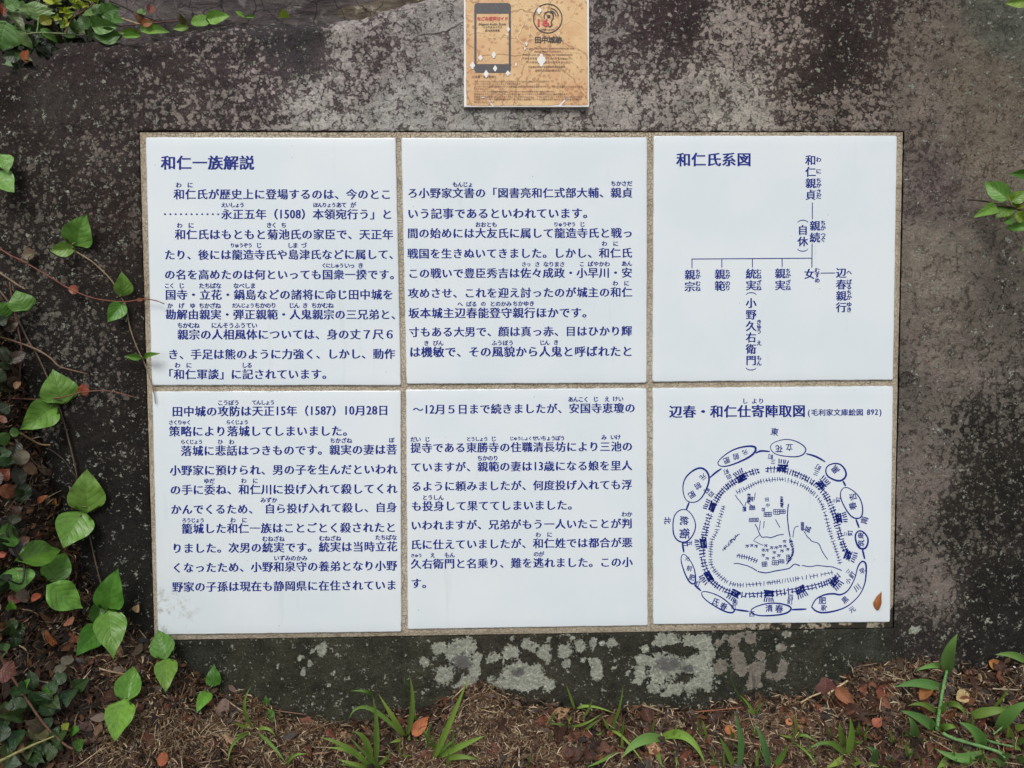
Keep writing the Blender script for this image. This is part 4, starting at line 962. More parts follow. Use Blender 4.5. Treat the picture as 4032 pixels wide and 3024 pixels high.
    for (x, y, rx, ry) in ((1168,115,25,38),(833,318,17,28),(822,377,9,12),(1030,475,14,25),(1013,528,12,16),(675,597,24,36),(530,628,24,32),(443,713,28,40),(690,745,22,34),(592,805,28,42),(828,797,25,30),(917,703,10,24),(1193,655,45,72),(900,268,6,7),(1020,272,5,7),(558,1060,30,5)):
        a.poly([(x + rx * math.cos(t) * (.72 + .28 * abs(math.cos(2 * t))) * r2.uniform(.9, 1.08), y + ry * math.sin(t) * (.72 + .28 * abs(math.cos(2 * t)))) for t in np.linspace(0, 2 * PI, 17)[:-1]])
    o = under(a.build('bare_spot', WH, None), root); o['kind'] = 'stuff'; o['label'] = 'white spots where the print has flaked off'
make_sign()

# ------------------------------------------------------------------ boulders behind
def boulder(name, u, v, w, ru, rv, rw, mat, label, seed, stretch=1.0):
    n, m_ = 90, 60; V = []; Fc = []
    for i in range(m_ + 1):
        th = PI * i / m_
        for j in range(n):
            ph = 2 * PI * j / n
            d = np.array([math.sin(th) * math.cos(ph), math.cos(th), math.sin(th) * math.sin(ph)])
            s_ = np.sign(d) * np.abs(d) ** .72
            k = 1 + .16 * float(fbm(d[0] * 1.5 + seed, d[1] * 1.5 + d[2], 1.3, 4)) + .05 * float(fbm(d[0] + d[2] * .7 + seed, d[1] * 3 + d[2], 5, 3))
            V.append(np.array([u + s_[0] * ru * k, v + s_[1] * rv * k, w + s_[2] * rw * k]))
    for i in range(m_):
        for j in range(n): a_ = i * n + j; b_ = i * n + (j + 1) % n; Fc.append((a_, b_, b_ + n, a_ + n))
    me = mesh(name, W(np.array(V)), Fc, True); o = link(name, me, mat); tag(o, label, 'rock'); return o
BG1 = mat_boulder((72, 66, 66), (108, 100, 98), (132, 124, 120), 1.0)
BG2 = mat_boulder((84, 74, 62), (132, 120, 104), (176, 166, 146), 2.0)
boulder('boulder', -.335, .62, -.42, .30, .30, .30, BG1, 'purplish grey boulder behind the leafy left top edge of the stone', 1.0)
boulder('boulder', -.19, .60, -.28, .13, .20, .16, BG2, 'rough buff rock just behind the stone, right of the grey boulder', 4.0)

# ------------------------------------------------------------------ litter (stuff)
def litter():
    V = []; Fc = []; C = []
    straw = [lin(c) for c in ((150, 126, 98), (120, 96, 72), (96, 74, 54), (176, 156, 126), (84, 60, 44), (132, 108, 84), (196, 182, 156))]
    bark = [lin(c) for c in ((82, 42, 28), (58, 32, 24), (104, 56, 34), (44, 28, 22), (70, 46, 34), (50, 36, 30), (120, 70, 42))]
    def place(px, py, L, wd, col, bend=0.0, lift=0.003, tilt=.25, seg=2):
        p, k, d, t = hit(px, py)
        if k != 'ground': return
        an = rnd.uniform(0, 2 * PI); e = .01
        gx = (float(ground_z(p[0] + e, p[1], False)) - float(ground_z(p[0] - e, p[1], False))) / (2 * e)
        gy = (float(ground_z(p[0], p[1] + e, False)) - float(ground_z(p[0], p[1] - e, False))) / (2 * e)
        gx = max(-2, min(2, gx)); gy = max(-1.5, min(1.5, gy))
        nrm = np.array([-gx, -gy, 1.0]); nrm /= np.linalg.norm(nrm)
        t1 = np.array([math.cos(an), math.sin(an), 0]); t1 = t1 - nrm * t1.dot(nrm); t1 /= np.linalg.norm(t1)
        t1 = t1 + nrm * rnd.uniform(-tilt, tilt); t1 /= np.linalg.norm(t1)
        t2 = np.cross(nrm, t1); ro = rnd.uniform(-.7, .7); t2 = t2 * math.cos(ro) + nrm * math.sin(ro)
        c = p + nrm * (lift + abs(rnd.gauss(0, .003)))
        b = len(V); cv = np.array(col) * rnd.uniform(.7, 1.25)
        for i in range(seg + 1):
            s_ = i / seg - .5; o_ = c + t1 * L * s_ + t2 * bend * L * (4 * s_ * s_) * .3 + nrm * bend * L * .12 * (1 - 4 * s_ * s_)
            w_ = wd * (1 if 0 < i < seg else .45)
            V.append(o_ + t2 * w_ / 2); V.append(o_ - t2 * w_ / 2); C.append(cv); C.append(cv)
        for i in range(seg): Fc.append((b + 2 * i, b + 2 * i + 1, b + 2 * i + 3, b + 2 * i + 2))
    return place, V, Fc, C, straw, bark
# a faster bulk version: pick world positions on a grid of sight lines computed once
def bulk():
    gx = np.arange(-120, 4160, 30); gy = np.arange(1100, 3120, 22)
    H = []
    for x in gx:
        for y in gy:
            f = np.interp(x, [p[0] for p in FOOT], [p[1] for p in FOOT])
            if y < f - 25: continue
            p, k, d, t = hit(x, y)
            if k == 'ground': H.append((x, y, *p))
    return np.array(H)
HB = bulk()
def litter_mesh(n, kind, name, label, seed):
    R = np.random.RandomState(seed)
    left = HB[:, 0] < 620
    base = HB
    straw = np.array([lin(c) for c in ((138, 112, 84), (106, 80, 58), (82, 58, 42), (168, 146, 116), (66, 44, 32), (116, 88, 64), (190, 172, 142))])
    bark = np.array([lin(c) for c in ((74, 48, 36), (52, 38, 30), (90, 58, 42), (38, 30, 26), (64, 48, 38), (46, 36, 32), (104, 74, 50), (80, 64, 52), (34, 28, 24), (96, 80, 64))])
    # where straw is thick
    cl = [(1950, 2900, 260), (1750, 3000, 200), (3080, 2880, 230), (1100, 2900, 300), (700, 2900, 260), (3500, 2690, 120), (1900, 2760, 150), (650, 2420, 90), (2200, 2990, 120), (3300, 2990, 160), (450, 3000, 160)]
    dens = np.full(len(base), .34)
    for (x, y, r_) in cl: dens = np.maximum(dens, np.exp(-(((base[:, 0] - x) / r_) ** 2 + ((base[:, 1] - y) / (r_ * .55)) ** 2)))
    if kind == 'straw': wgt = dens ** 1.3 * np.where(base[:, 0] < 420, .35, 1)
    elif kind == 'bark': wgt = np.ones(len(base)) * np.clip(1.25 - dens, .3, 1)
    else: wgt = np.ones(len(base))
    # weight by the area a sight line covers at grazing angles is ignored: image-even spread
    wgt = wgt / wgt.sum()
    ix = R.choice(len(base), n, p=wgt)
    P0 = base[ix, 2:5] + np.stack([R.uniform(-.006, .006, n), R.uniform(-.009, .009, n), np.zeros(n)], 1)
    P0[:, 2] = ground_z(P0[:, 0], P0[:, 1])
    e = .008
    gx = np.clip((ground_z(P0[:, 0] + e, P0[:, 1]) - ground_z(P0[:, 0] - e, P0[:, 1])) / (2 * e), -2, 2); gy = np.clip((ground_z(P0[:, 0], P0[:, 1] + e) - ground_z(P0[:, 0], P0[:, 1] - e)) / (2 * e), -1.2, 1.2)
    N = np.stack([-gx, -gy, np.ones(n)], 1); N /= np.linalg.norm(N, axis=1, keepdims=True)
    an = R.uniform(0, 2 * PI, n); t1 = np.stack([np.cos(an), np.sin(an), np.zeros(n)], 1); t1 -= N * (t1 * N).sum(1, keepdims=True); t1 /= np.linalg.norm(t1, axis=1, keepdims=True)
    t1 += N * R.uniform(-.35, .35, n)[:, None]; t1 /= np.linalg.norm(t1, axis=1, keepdims=True)
    t2 = np.cross(N, t1); ro = R.uniform(-.8, .8, n); t2 = t2 * np.cos(ro)[:, None] + N * np.sin(ro)[:, None]
    if kind == 'straw': Ln = R.uniform(.003, .013, n) * np.where(R.rand(n) < .05, 3.0, 1); Wd = R.uniform(.0004, .0014, n) * R.uniform(.6, 1.2, n); pal = straw; lift = .001 + np.abs(R.normal(0, .0035, n))
    elif kind == 'bark': Ln = R.uniform(.003, .011, n) * np.where(R.rand(n) < .2, 1.9, 1); Wd = Ln * R.uniform(.15, .6, n); pal = bark; lift = .001 + np.abs(R.normal(0, .003, n))
    else: Ln = R.uniform(.0015, .004, n); Wd = Ln * R.uniform(.7, 1, n); pal = np.array([lin(c) for c in ((190, 186, 176), (150, 140, 126), (110, 96, 84), (220, 216, 206))]); lift = .003 + 0 * an
    ci = R.randint(0, len(pal), n); col = pal[ci] * R.uniform(.45, 1.15, n)[:, None]
    dk = np.clip(P0[:, 0] * 0 + 1, 0, 1); col = col * dk[:, None]
    bend = R.uniform(-.5, .5, n); c = P0 + N * lift[:, None]
    seg = 3; Vs = []
    prof = [.35, 1, .95, .25] if kind != 'bark' else [.15, 1, .8, .12]
    for i in range(seg + 1):
        s_ = i / seg - .5
        o_ = c + t1 * (Ln * s_)[:, None] + t2 * (bend * Ln * 4 * s_ * s_ * .25)[:, None] + N * (np.abs(bend) * Ln * .3 * (1 - 4 * s_ * s_))[:, None]
        Vs.append(o_ + t2 * (Wd * prof[i] / 2)[:, None]); Vs.append(o_ - t2 * (Wd * prof[i] / 2)[:, None])
    V = np.stack(Vs, 1).reshape(-1, 3); k = 2 * (seg + 1)
    b = np.arange(n) * k; Fq = np.concatenate([np.stack([b + 2 * i, b + 2 * i + 1, b + 2 * i + 3, b + 2 * i + 2], 1) for i in range(seg)])
    me = mesh_np(name, V, Fq, False); vcol(me, 'Col', np.repeat(col, k, 0))
    o = link(name, me, LITTER); o['kind'] = 'stuff'; tag(o, label, 'litter'); return o
litter_mesh(20000, 'bark', 'bark_litter', 'mass of dark reddish brown leaf and bark crumbs covering the soil', 1)
litter_mesh(44000, 'straw', 'straw_litter', 'mass of dry straw and grass clippings strewn over the soil', 2)
litter_mesh(260, 'grit', 'grit', 'tiny pale grit scattered in the litter', 3)

# ------------------------------------------------------------------ leaves
def leaf_mesh(name, kind, seed, fold=.25, curl=.15, wave=.03):
    R = random.Random(seed); nt, ns = 14, 4; V = []; Fc = []; UV = []
    ph = R.uniform(0, 6); tw = R.uniform(-.25, .25); sd = R.uniform(-.05, .05)
    for i in range(nt + 1):
        t = i / nt
        if kind == 'heart': f = .51 * math.sin(PI * t ** .58) ** .70 * (1 - t ** 3) ** .55 if t < 1 else 0
        elif kind == 'ovate': f = .54 * math.sin(PI * t ** .74) ** .85 * (1 - t ** 4) ** .4 if t < 1 else 0
        elif kind == 'round': f = .5 * math.sin(PI * t ** .9) ** .62
        elif kind == 'toothed': f = .5 * math.sin(PI * t ** .66) ** .8 * (1 + (.16 if i % 3 == 1 else -.05))
        elif kind == 'dry': f = .5 * math.sin(PI * t ** .92) ** 1.05
        else: f = .5 * math.sin(PI * t ** .85) ** .95
        for j in range(-ns, ns + 1):
            s_ = j / ns; x = f * s_
            y = t
            if kind in ('heart', 'toothed'): y -= .19 * math.exp(-t / .15) * math.sin(PI * min(1, abs(s_)) * .85)
            z = fold * abs(x) ** 1.1 - curl * (t - .35) ** 2 + wave * math.sin(t * 15 + ph + (1 if j > 0 else 0)) * abs(s_) + tw * x * t
            x += sd * math.sin(PI * t)
            V.append((x, y, z)); UV.append((s_ * .5 + .5, t))
    w_ = 2 * ns + 1
    for i in range(nt):
        for j in range(2 * ns): a_ = i * w_ + j; Fc.append((a_, a_ + 1, a_ + 1 + w_, a_ + w_))
    me = mesh(name, V, Fc, True); uvl = me.uv_layers.new(name='UVMap')
    for lp in me.loops: uvl.data[lp.index].uv = UV[lp.vertex_index]
    return me
LM = {
 'heart': [leaf_mesh('leaf', 'heart', i, f_, c_, .028) for i, (f_, c_) in enumerate(((.30, .25), (.18, .40), (.38, .15), (.12, .50), (.45, .30), (.25, -.1)))],
 'ovate': [leaf_mesh('leaf', 'ovate', 10 + i, .28, .25, .02) for i in range(3)],
 'round': [leaf_mesh('leaf', 'round', 20 + i, .15, .2, .02) for i in range(2)],
 'toothed': [leaf_mesh('leaf', 'toothed', 30 + i, .2, .3, .05) for i in range(2)],
 'slim': [leaf_mesh('leaf', 'slim', 40 + i, .35, .35, .02) for i in range(2)],
 'dry': [leaf_mesh('leaf', 'dry', 50 + i, R_, C_, .05) for i, (R_, C_) in enumerate(((.5, .5), (.2, .8), (.7, .2), (-.3, .6), (.3, -.5), (.1, .3)))],
}
for k, l in LM.items():
    for me in l: me.materials.append(DRY if k == 'dry' else LEAF)
def put_leaf(kind, B, Tp, wpx_m, color, parent=None, name='leaf', tilt=None, roll=None, mat=None):
    """B base, Tp tip (world), wpx_m width in metres"""
    B = np.array(B); Tp = np.array(Tp); y = Tp - B; L = np.linalg.norm(y); y = y / L
    n = CW - B; n /= np.linalg.norm(n); n = n + np.array([rnd.uniform(-.25, .25), rnd.uniform(-.25, .25), rnd.uniform(0, .5)]) * (1 if tilt is None else tilt)
    if kind == 'dry': n = np.array([0, -.5, 1.0]) + nr.uniform(-.6, .6, 3)
    n = n - y * n.dot(y); n /= np.linalg.norm(n); x = np.cross(y, n)
    me = rnd.choice(LM[kind])
    o = bpy.data.objects.new(name, me); COL.objects.link(o)
    mw = Matrix([[x[0], y[0], n[0], B[0]], [x[1], y[1], n[1], B[1]], [x[2], y[2], n[2], B[2]], [0, 0, 0, 1]]) @ Matrix.Diagonal((wpx_m, L, L, 1))
    if parent is not None:
        o.parent = parent; mw = Matrix.Translation(-Vector(parent.location)) @ mw
    o.matrix_local = mw; o.color = color
    return o
def leafpx(kind, b, t, w, color, parent, hb=.008, ht=.02, plane=None, **k):
    if plane is None: B = AT(b[0], b[1], hb); Tp = AT(t[0], t[1], ht)
    else: B = P(b[0], b[1], plane + hb); Tp = P(t[0], t[1], plane + ht)
    # keep long leaves from diving: limit depth difference
    dB = np.linalg.norm(B - CW); dT = np.linalg.norm(Tp - CW)
    lim = 1.1 * math.hypot(b[0] - t[0], b[1] - t[1]) / F * dB
    if abs(dT - dB) > lim:
        dT2 = dB + math.copysign(lim, dT - dB)
        if dT2 < dT: Tp = CW + (Tp - CW) * dT2 / dT
        else: B = CW + (B - CW) * (dT + lim) / dB
    dist = np.linalg.norm((B + Tp) / 2 - CW)
    return put_leaf(kind, B, Tp, w / F * dist * 1.0, color, parent, **k)
def tube(name, pts, r, color, parent, k=5, seg=6):
    pts = [np.array(p, float) for p in smooth_path(pts, k)]; n = len(pts); V = []; Fc = []
    for i, p in enumerate(pts):
        t = pts[min(n - 1, i + 1)] - pts[max(0, i - 1)]; t /= (np.linalg.norm(t) or 1)
        a_ = np.cross(t, [.3, .5, .8]); a_ /= np.linalg.norm(a_); b_ = np.cross(t, a_)
        rr = (r[0] + (r[1] - r[0]) * i / (n - 1)) * (1 + .12 * math.sin(i * 1.7))
        for j in range(seg): an = 2 * PI * j / seg; V.append(p + (a_ * math.cos(an) + b_ * math.sin(an)) * rr)
    for i in range(n - 1):
        for j in range(seg): Fc.append((i * seg + j, i * seg + (j + 1) % seg, (i + 1) * seg + (j + 1) % seg, (i + 1) * seg + j))
    Fc.append(tuple(range(seg))[::-1]); Fc.append(tuple((n - 1) * seg + j for j in range(seg)))
    me = mesh(name, V, Fc, True); o = link(name, me, STEM); o.color = color
    if parent is not None: under(o, parent)
    return o
def pts_at(l, h=.006, plane=None):
    return [AT(x, y, h) if plane is None else P(x, y, plane) for x, y in l]
def G(r_, g_, b_): return L4((r_, g_, b_))
def gvar(c, a=.16):
    k = rnd.uniform(1 - a, 1 + a); c = lin(c); g = c[1] > c[0] and c[1] > c[2]
    return (float(c[0] * k * rnd.uniform(.98, 1.25)) if g else float(c[0] * k), float(c[1] * k), float(c[2] * k * (.78 if g else 1)), 1)
VG = (104, 152, 74); VD = (72, 116, 52)
def vine(name, loc, label, cat, leaves, stems, group=None):
    root = empty(name, AT(*loc, .004), label, cat, group)
    for st in stems:
        pts, r, c = st[0], st[1], st[2]; tube('stem', pts_at(pts, st[3] if len(st) > 3 else .005), r, L4(c), root)
    sp = []
    for st in stems:
        for q in smooth_path([(x, y, 0) for x, y in st[0]], 8): sp.append((q[0], q[1], st[2], st[3] if len(st) > 3 else .005))
    for lf in leaves:
        kind, b, t, w, c = lf[:5]; hb, ht = (lf[5], lf[6]) if len(lf) > 5 else (.008, .022)
        leafpx(kind, b, t, w, gvar(c), root, hb, ht)
        q = min(sp, key=lambda q: (q[0] - b[0]) ** 2 + (q[1] - b[1]) ** 2); d = math.hypot(q[0] - b[0], q[1] - b[1])
        if 6 < d < 150:
            A = AT(q[0], q[1], q[3]); Bq = AT(b[0], b[1], hb); Mq = (A + Bq) / 2 + np.array([0, -.004, .004])
            tube('petiole', [A, Mq, Bq], (.0009, .0007), L4((112, 120, 70)), root, 4, 5)
    return root
GV = 'green vines climbing the left side of the stone'
vine('climbing_vine', (300, 960), 'thin green vine trailing down the dark stone beside the upper left tile', 'vine',
     [('heart', (302, 956), (341, 843), 98, VG), ('slim', (297, 978), (194, 985), 50, VG), ('ovate', (487, 1167), (480, 1072), 58, (112, 160, 76)), ('ovate', (488, 1193), (423, 1268), 56, (92, 146, 62)),
      ('slim', (560, 1408), (492, 1401), 24, (92, 140, 62)), ('slim', (567, 1410), (620, 1391), 22, (98, 148, 62))],
     [([(288, 985), (340, 1015), (380, 1045), (440, 1105), (478, 1172), (495, 1205), (512, 1290), (540, 1370), (565, 1420), (587, 1480), (606, 1545), (612, 1590)], (.0011, .0006), (128, 110, 84))], GV)
vine('climbing_vine', (227, 1590), 'heart-leaved vine running down the stone over the leaf bank on the left', 'vine',
     [('heart', (244, 1576), (212, 1455), 118, VG, .012, .02), ('heart', (200, 1608), (78, 1690), 100, (108, 156, 70), .015, .03), ('heart', (343, 1995), (341, 1847), 116, VG, .012, .02), ('heart', (318, 2034), (248, 2161), 118, (110, 158, 74), .012, .03)],
     [([(0, 1145), (53, 1218), (106, 1331), (146, 1397), (186, 1483), (225, 1583), (252, 1665), (278, 1762), (300, 1861), (310, 1960), (330, 2030), (352, 2110), (374, 2205), (401, 2313), (420, 2390)], (.0012, .0008), (92, 74, 60))], GV)
vine('climbing_vine', (209, 2275), 'vine with overlapping heart-shaped leaves on the bank left of the lower left tile', 'vine',
     [('heart', (89, 2202), (246, 2162), 90, (98, 150, 64), .03, .035), ('heart', (208, 2276), (258, 2164), 92, (84, 136, 56), .02, .025), ('heart', (205, 2318), (325, 2394), 96, (112, 162, 76), .035, .03), ('heart', (66, 2245), (70, 2335), 98, (96, 148, 72), .02, .02), ('ovate', (-6, 2118), (86, 2096), 74, (80, 132, 60), .03, .03)],
     [([(89, 2200), (140, 2250), (205, 2318)], (.001, .0008), (70, 50, 38)), ([(0, 2040), (30, 2110), (70, 2190), (95, 2225), (90, 2290), (68, 2298), (30, 2280)], (.0016, .0009), (34, 24, 20), .03)], GV)
vine('climbing_vine', (434, 2385), 'leafy vine cluster at the lower left corner of the tile panel', 'vine',
     [('heart', (386, 2452), (408, 2338), 64, (62, 108, 44), .015, .015), ('heart', (432, 2384), (464, 2238), 98, (88, 142, 62), .03, .04), ('heart', (396, 2478), (296, 2586), 84, (70, 124, 50), .02, .02), ('heart', (428, 2420), (445, 2582), 102, (104, 154, 72), .045, .04),
      ('heart', (501, 2748), (526, 2616), 82, (92, 146, 62), .02, .03), ('heart', (484, 2777), (450, 2926), 90, (110, 164, 72), .03, .03)],
     [([(401, 2313), (420, 2400), (430, 2480), (444, 2581), (467, 2679), (484, 2767)], (.001, .0009), (84, 58, 50))], GV)
vine('creeping_runner', (657, 2600), 'long thin runner with small paired leaves crossing below the tile panel', 'vine',
     [('heart', (650, 2578), (619, 2476), 80, (84, 132, 62), .02, .012), ('heart', (656, 2608), (650, 2722), 74, (104, 156, 72), .02, .02), ('heart', (840, 2697), (840, 2617), 54, (76, 128, 52), .012, .01), ('ovate', (823, 2723), (775, 2800), 44, (106, 160, 66), .02, .02),
      ('slim', (1052, 2782), (1046, 2742), 22, (64, 112, 44), .008, .008), ('slim', (1056, 2794), (1078, 2842), 26, (76, 132, 54), .01, .012)],
     [([(488, 2503), (576, 2550), (650, 2598), (745, 2666), (833, 2716), (900, 2745), (969, 2767), (1053, 2792), (1205, 2814)], (.0012, .0006), (128, 92, 74))])
vine('trailing_stem', (300, 1150), 'reddish trailing stem with rust-coloured leaves whose tip reaches over the upper left tile', 'vine',
     [('ovate', (138, 1000), (78, 1005), 40, (118, 100, 80), .01, .012), ('ovate', (308, 1148), (263, 1132), 30, (150, 84, 62), .01, .012), ('slim', (564, 1180), (533, 1180), 14, (150, 88, 68), .008, .008)],
     [([(-20, 965), (40, 1005), (86, 1026), (199, 1092), (265, 1132), (331, 1162), (398, 1180), (491, 1188), (564, 1178), (610, 1183), (648, 1197)], (.0010, .0006), (120, 66, 50), .012)])
vine('trailing_stem', (300, 1545), 'thin brown stem with one red folded leaf beside the big heart leaf', 'vine',
     [('round', (322, 1558), (334, 1512), 36, (150, 72, 52), .012, .014)],
     [([(50, 1568), (120, 1572), (200, 1570), (260, 1560), (320, 1545), (400, 1538), (460, 1545), (528, 1564)], (.0009, .0006), (116, 74, 60), .018)])
def twig(pts, r, c, label, h=.01, name='twig'):
    o = tube(name, pts_at(pts, h), r, L4(c), None); tag(o, label, 'twig'); return o
twig([(-20, 1322), (60, 1345), (133, 1371), (192, 1404), (230, 1440), (262, 1452), (345, 1472)], (.0016, .0007), (116, 92, 68), 'tan woody twig bending across the stone above the big heart leaf')
twig([(-20, 1060), (66, 1119), (100, 1139)], (.0013, .0008), (128, 108, 84), 'short pale twig at the left edge below the rust-leaved stem')
twig([(38, 1110), (50, 1192), (66, 1271), (84, 1364), (80, 1450), (72, 1536)], (.001, .0008), (96, 62, 46), 'upright reddish brown twig at the left edge of the stone', .015)
twig([(80, 1705), (130, 1735), (162, 1750), (198, 1752)], (.0013, .001), (150, 126, 92), 'pale broken twig tip beside the bank, left of the lower left tile', .014)
twig([(60, 1730), (110, 1790), (150, 1835), (183, 1843)], (.0008, .0006), (120, 104, 84), 'thin grey twig sloping down on the leaf bank', .014)
twig([(190, 1765), (250, 1810), (300, 1880), (304, 1900)], (.0007, .0006), (60, 46, 38), 'dark hair-thin twig lying on the stone above a heart leaf')
twig([(-10, 2560), (30, 2640), (60, 2685), (110, 2760), (150, 2820), (190, 2870), (225, 2905), (260, 2935), (288, 2950)], (.0014, .0012), (92, 64, 46), 'long brown runner stem arching over the dark leaves at lower left', .03)
twig([(-10, 3002), (70, 2962), (150, 2925), (214, 2899)], (.0016, .0009), (150, 146, 92), 'pale yellow-green grass stalk lying over the dark leaves at lower left', .035)
twig([(100, 2655), (150, 2680), (204, 2690)], (.0009, .0007), (170, 150, 124), 'pale straw stalk among the dark leaves at lower left')
twig([(390, 2632), (440, 2645), (495, 2655)], (.0012, .001), (158, 134, 108), 'flat pale straw stalk below the vine cluster')
twig([(1240, 2968), (1305, 2962), (1380, 2950)], (.0008, .0006), (140, 112, 88), 'thin straw stalk under the middle grass tuft')
twig([(3260, 2733), (3300, 2705), (3338, 2680)], (.0016, .0012), (186, 164, 130), 'thick pale straw stalk leaning on the stone foot under the map tile', .012)
twig([(3152, 2768), (3190, 2745), (3232, 2728)], (.0013, .001), (176, 152, 120), 'slim straw stalk left of the thick one under the map tile', .01)
twig([(2700, 2806), (2800, 2798), (2930, 2785)], (.0010, .0007), (140, 86, 60), 'long reddish straw stalk at the stone foot, middle right', .01)
twig([(2530, 2776), (2600, 2800), (2650, 2828)], (.0014, .001), (150, 128, 100), 'curved straw stalk at the stone foot below the pale crust', .01)
twig([(2850, 2905), (2930, 2922), (3030, 2938)], (.0013, .001), (150, 124, 96), 'straw stalk crossing behind the upright grass blades', .01)
twig([(3907, 2712), (3960, 2714), (4016, 2716)], (.0009, .0007), (160, 146, 122), 'pale straight stalk in the litter at lower right', .01)
twig([(3807, 787), (3882, 793), (3961, 811)], (.0007, .0010), (52, 36, 28), 'thin dark twig pointing left from the shrub at the right edge', .02)

# plants on the bank
def cluster(name, loc, label, cat, L_, stems=(), group=None, plane=None):
    root = empty(name, AT(*loc, .004) if plane is None else P(*loc, plane), label, cat, group)
    for (kind, b, t, w, c) in L_:
        leafpx(kind, b, t, w, gvar(c), root, rnd.uniform(.012, .03) if plane is None else rnd.uniform(0, .02), rnd.uniform(.015, .04) if plane is None else rnd.uniform(0, .025), plane)
    for (pts, r, c) in stems: tube('stem', pts_at(pts, .015, None if plane is None else plane + .01), r, L4(c), root)
    return root
DG = (50, 78, 50); BD = (64, 90, 78)
dark = []
for _ in range(34):
    x = rnd.uniform(-20, 230); y = rnd.uniform(2700, 3030); an = rnd.uniform(0, 2 * PI); l = rnd.uniform(45, 85)
    dark.append((rnd.choice(['ovate', 'round', 'slim']), (x, y), (x + l * math.cos(an), y + l * math.sin(an)), rnd.uniform(28, 46), rnd.choice([(44, 70, 42), (50, 78, 52), (40, 62, 44), (60, 84, 50), (74, 64, 48)])))
cluster('jasmine_plant', (200, 2850), 'dark green ground jasmine with pale-veined leaves in the lower left corner', 'plant', dark + [
 ('ovate', (244, 2760), (142, 2799), 58, BD), ('ovate', (284, 2712), (260, 2779), 46, (58, 84, 66)), ('round', (262, 2657), (208, 2688), 44, (46, 74, 44)), ('ovate', (285, 2710), (348, 2674), 46, (54, 78, 48)),
 ('round', (242, 2616), (286, 2583), 36, (112, 106, 92)), ('round', (211, 2642), (262, 2624), 28, (92, 88, 66)), ('ovate', (75, 2722), (114, 2673), 32, (84, 136, 58)), ('ovate', (181, 2752), (179, 2704), 28, (84, 140, 56)),
 ('ovate', (162, 2791), (115, 2727), 56, (48, 76, 50)), ('ovate', (120, 2909), (190, 2846), 62, (92, 96, 72)), ('ovate', (115, 2914), (107, 2986), 50, (74, 90, 62)), ('round', (273, 2883), (308, 2873), 32, (86, 144, 62)),
 ('slim', (258, 2884), (262, 2838), 22, (132, 156, 64)), ('ovate', (312, 2958), (305, 2900), 28, (70, 112, 50)), ('ovate', (300, 2950), (325, 2952), 20, (84, 128, 66)), ('ovate', (130, 2962), (140, 3020), 50, (50, 78, 46)), ('ovate', (22, 3004), (82, 3008), 42, (72, 92, 82))],
 [([(284, 2712), (270, 2660), (250, 2620)], (.0009, .0007), (60, 46, 34)), ([(280, 2890), (290, 2960), (292, 3030)], (.001, .001), (74, 52, 40))])
RB = (150, 88, 62)
cluster('jasmine_plant', (60, 1900), 'ground jasmine with rust, brown and dark green leaves on the left bank', 'plant', [
 ('round', (86, 1832), (80, 1768), 50, (84, 76, 50)), ('ovate', (91, 1833), (154, 1863), 36, (124, 96, 74)), ('ovate', (0, 1882), (36, 1848), 46, (118, 60, 46)), ('ovate', (-4, 1922), (66, 1952), 46, (150, 92, 66)),
 ('round', (82, 1978), (80, 1894), 60, (34, 56, 32)), ('slim', (148, 1982), (185, 1950), 22, (156, 94, 58)), ('slim', (216, 1990), (218, 1965), 14, (160, 110, 50)), ('ovate', (-4, 1792), (44, 1782), 46, (84, 112, 92)), ('ovate', (0, 1802), (44, 1838), 30, (50, 86, 46)),
 ('ovate', (37, 1703), (82, 1702), 32, (70, 116, 58)), ('ovate', (-8, 1712), (40, 1750), 40, (98, 142, 76)), ('slim', (70, 2150), (118, 2112), 30, (150, 108, 84)), ('ovate', (40, 2178), (98, 2134), 44, (104, 98, 100)), ('slim', (-6, 2192), (26, 2176), 26, (176, 92, 74)),
 ('slim', (124, 2368), (164, 2334), 24, (176, 92, 62)), ('ovate', (60, 2345), (128, 2352), 42, (110, 92, 80)), ('ovate', (36, 2372), (72, 2346), 36, (140, 84, 84)), ('ovate', (42, 2402), (42, 2366), 28, (98, 158, 62)), ('ovate', (-8, 2290), (30, 2320), 44, (96, 56, 40)),
 ('ovate', (0, 2640), (68, 2652), 62, (116, 72, 64)), ('ovate', (20, 2530), (8, 2590), 26, (70, 96, 62)), ('ovate', (62, 2966), (34, 2928), 36, (120, 70, 44)), ('ovate', (62, 2962), (92, 2924), 36, (110, 76, 40)), ('ovate', (40, 2470), (56, 2432), 30, (96, 72, 44)),
 ('slim', (60, 1532), (80, 1496), 22, (150, 116, 84)), ('round', (0, 1660), (20, 1640), 34, (120, 70, 54)), ('heart', (99, 1215), (60, 1142), 82, (98, 146, 70)), ('heart', (22, 1244), (-12, 1188), 84, (86, 138, 62))])
DK2 = []
for _ in range(46):
    y = rnd.uniform(1250, 2650); x = rnd.uniform(-40, max(10, np.interp(y, [1250, 1600, 2000, 2300, 2650], [10, 70, 120, 110, 60]))); an = rnd.uniform(0, 2 * PI); l = rnd.uniform(40, 80)
    DK2.append((rnd.choice(['ovate', 'round', 'slim']), (x, y), (x + l * math.cos(an), y + l * math.sin(an)), rnd.uniform(26, 44), rnd.choice([(42, 62, 38), (46, 50, 36), (60, 44, 34), (70, 50, 40), (38, 56, 36)])))
cluster('undergrowth_plant', (10, 1900), 'dark small-leaved undergrowth along the left edge', 'plant', DK2)

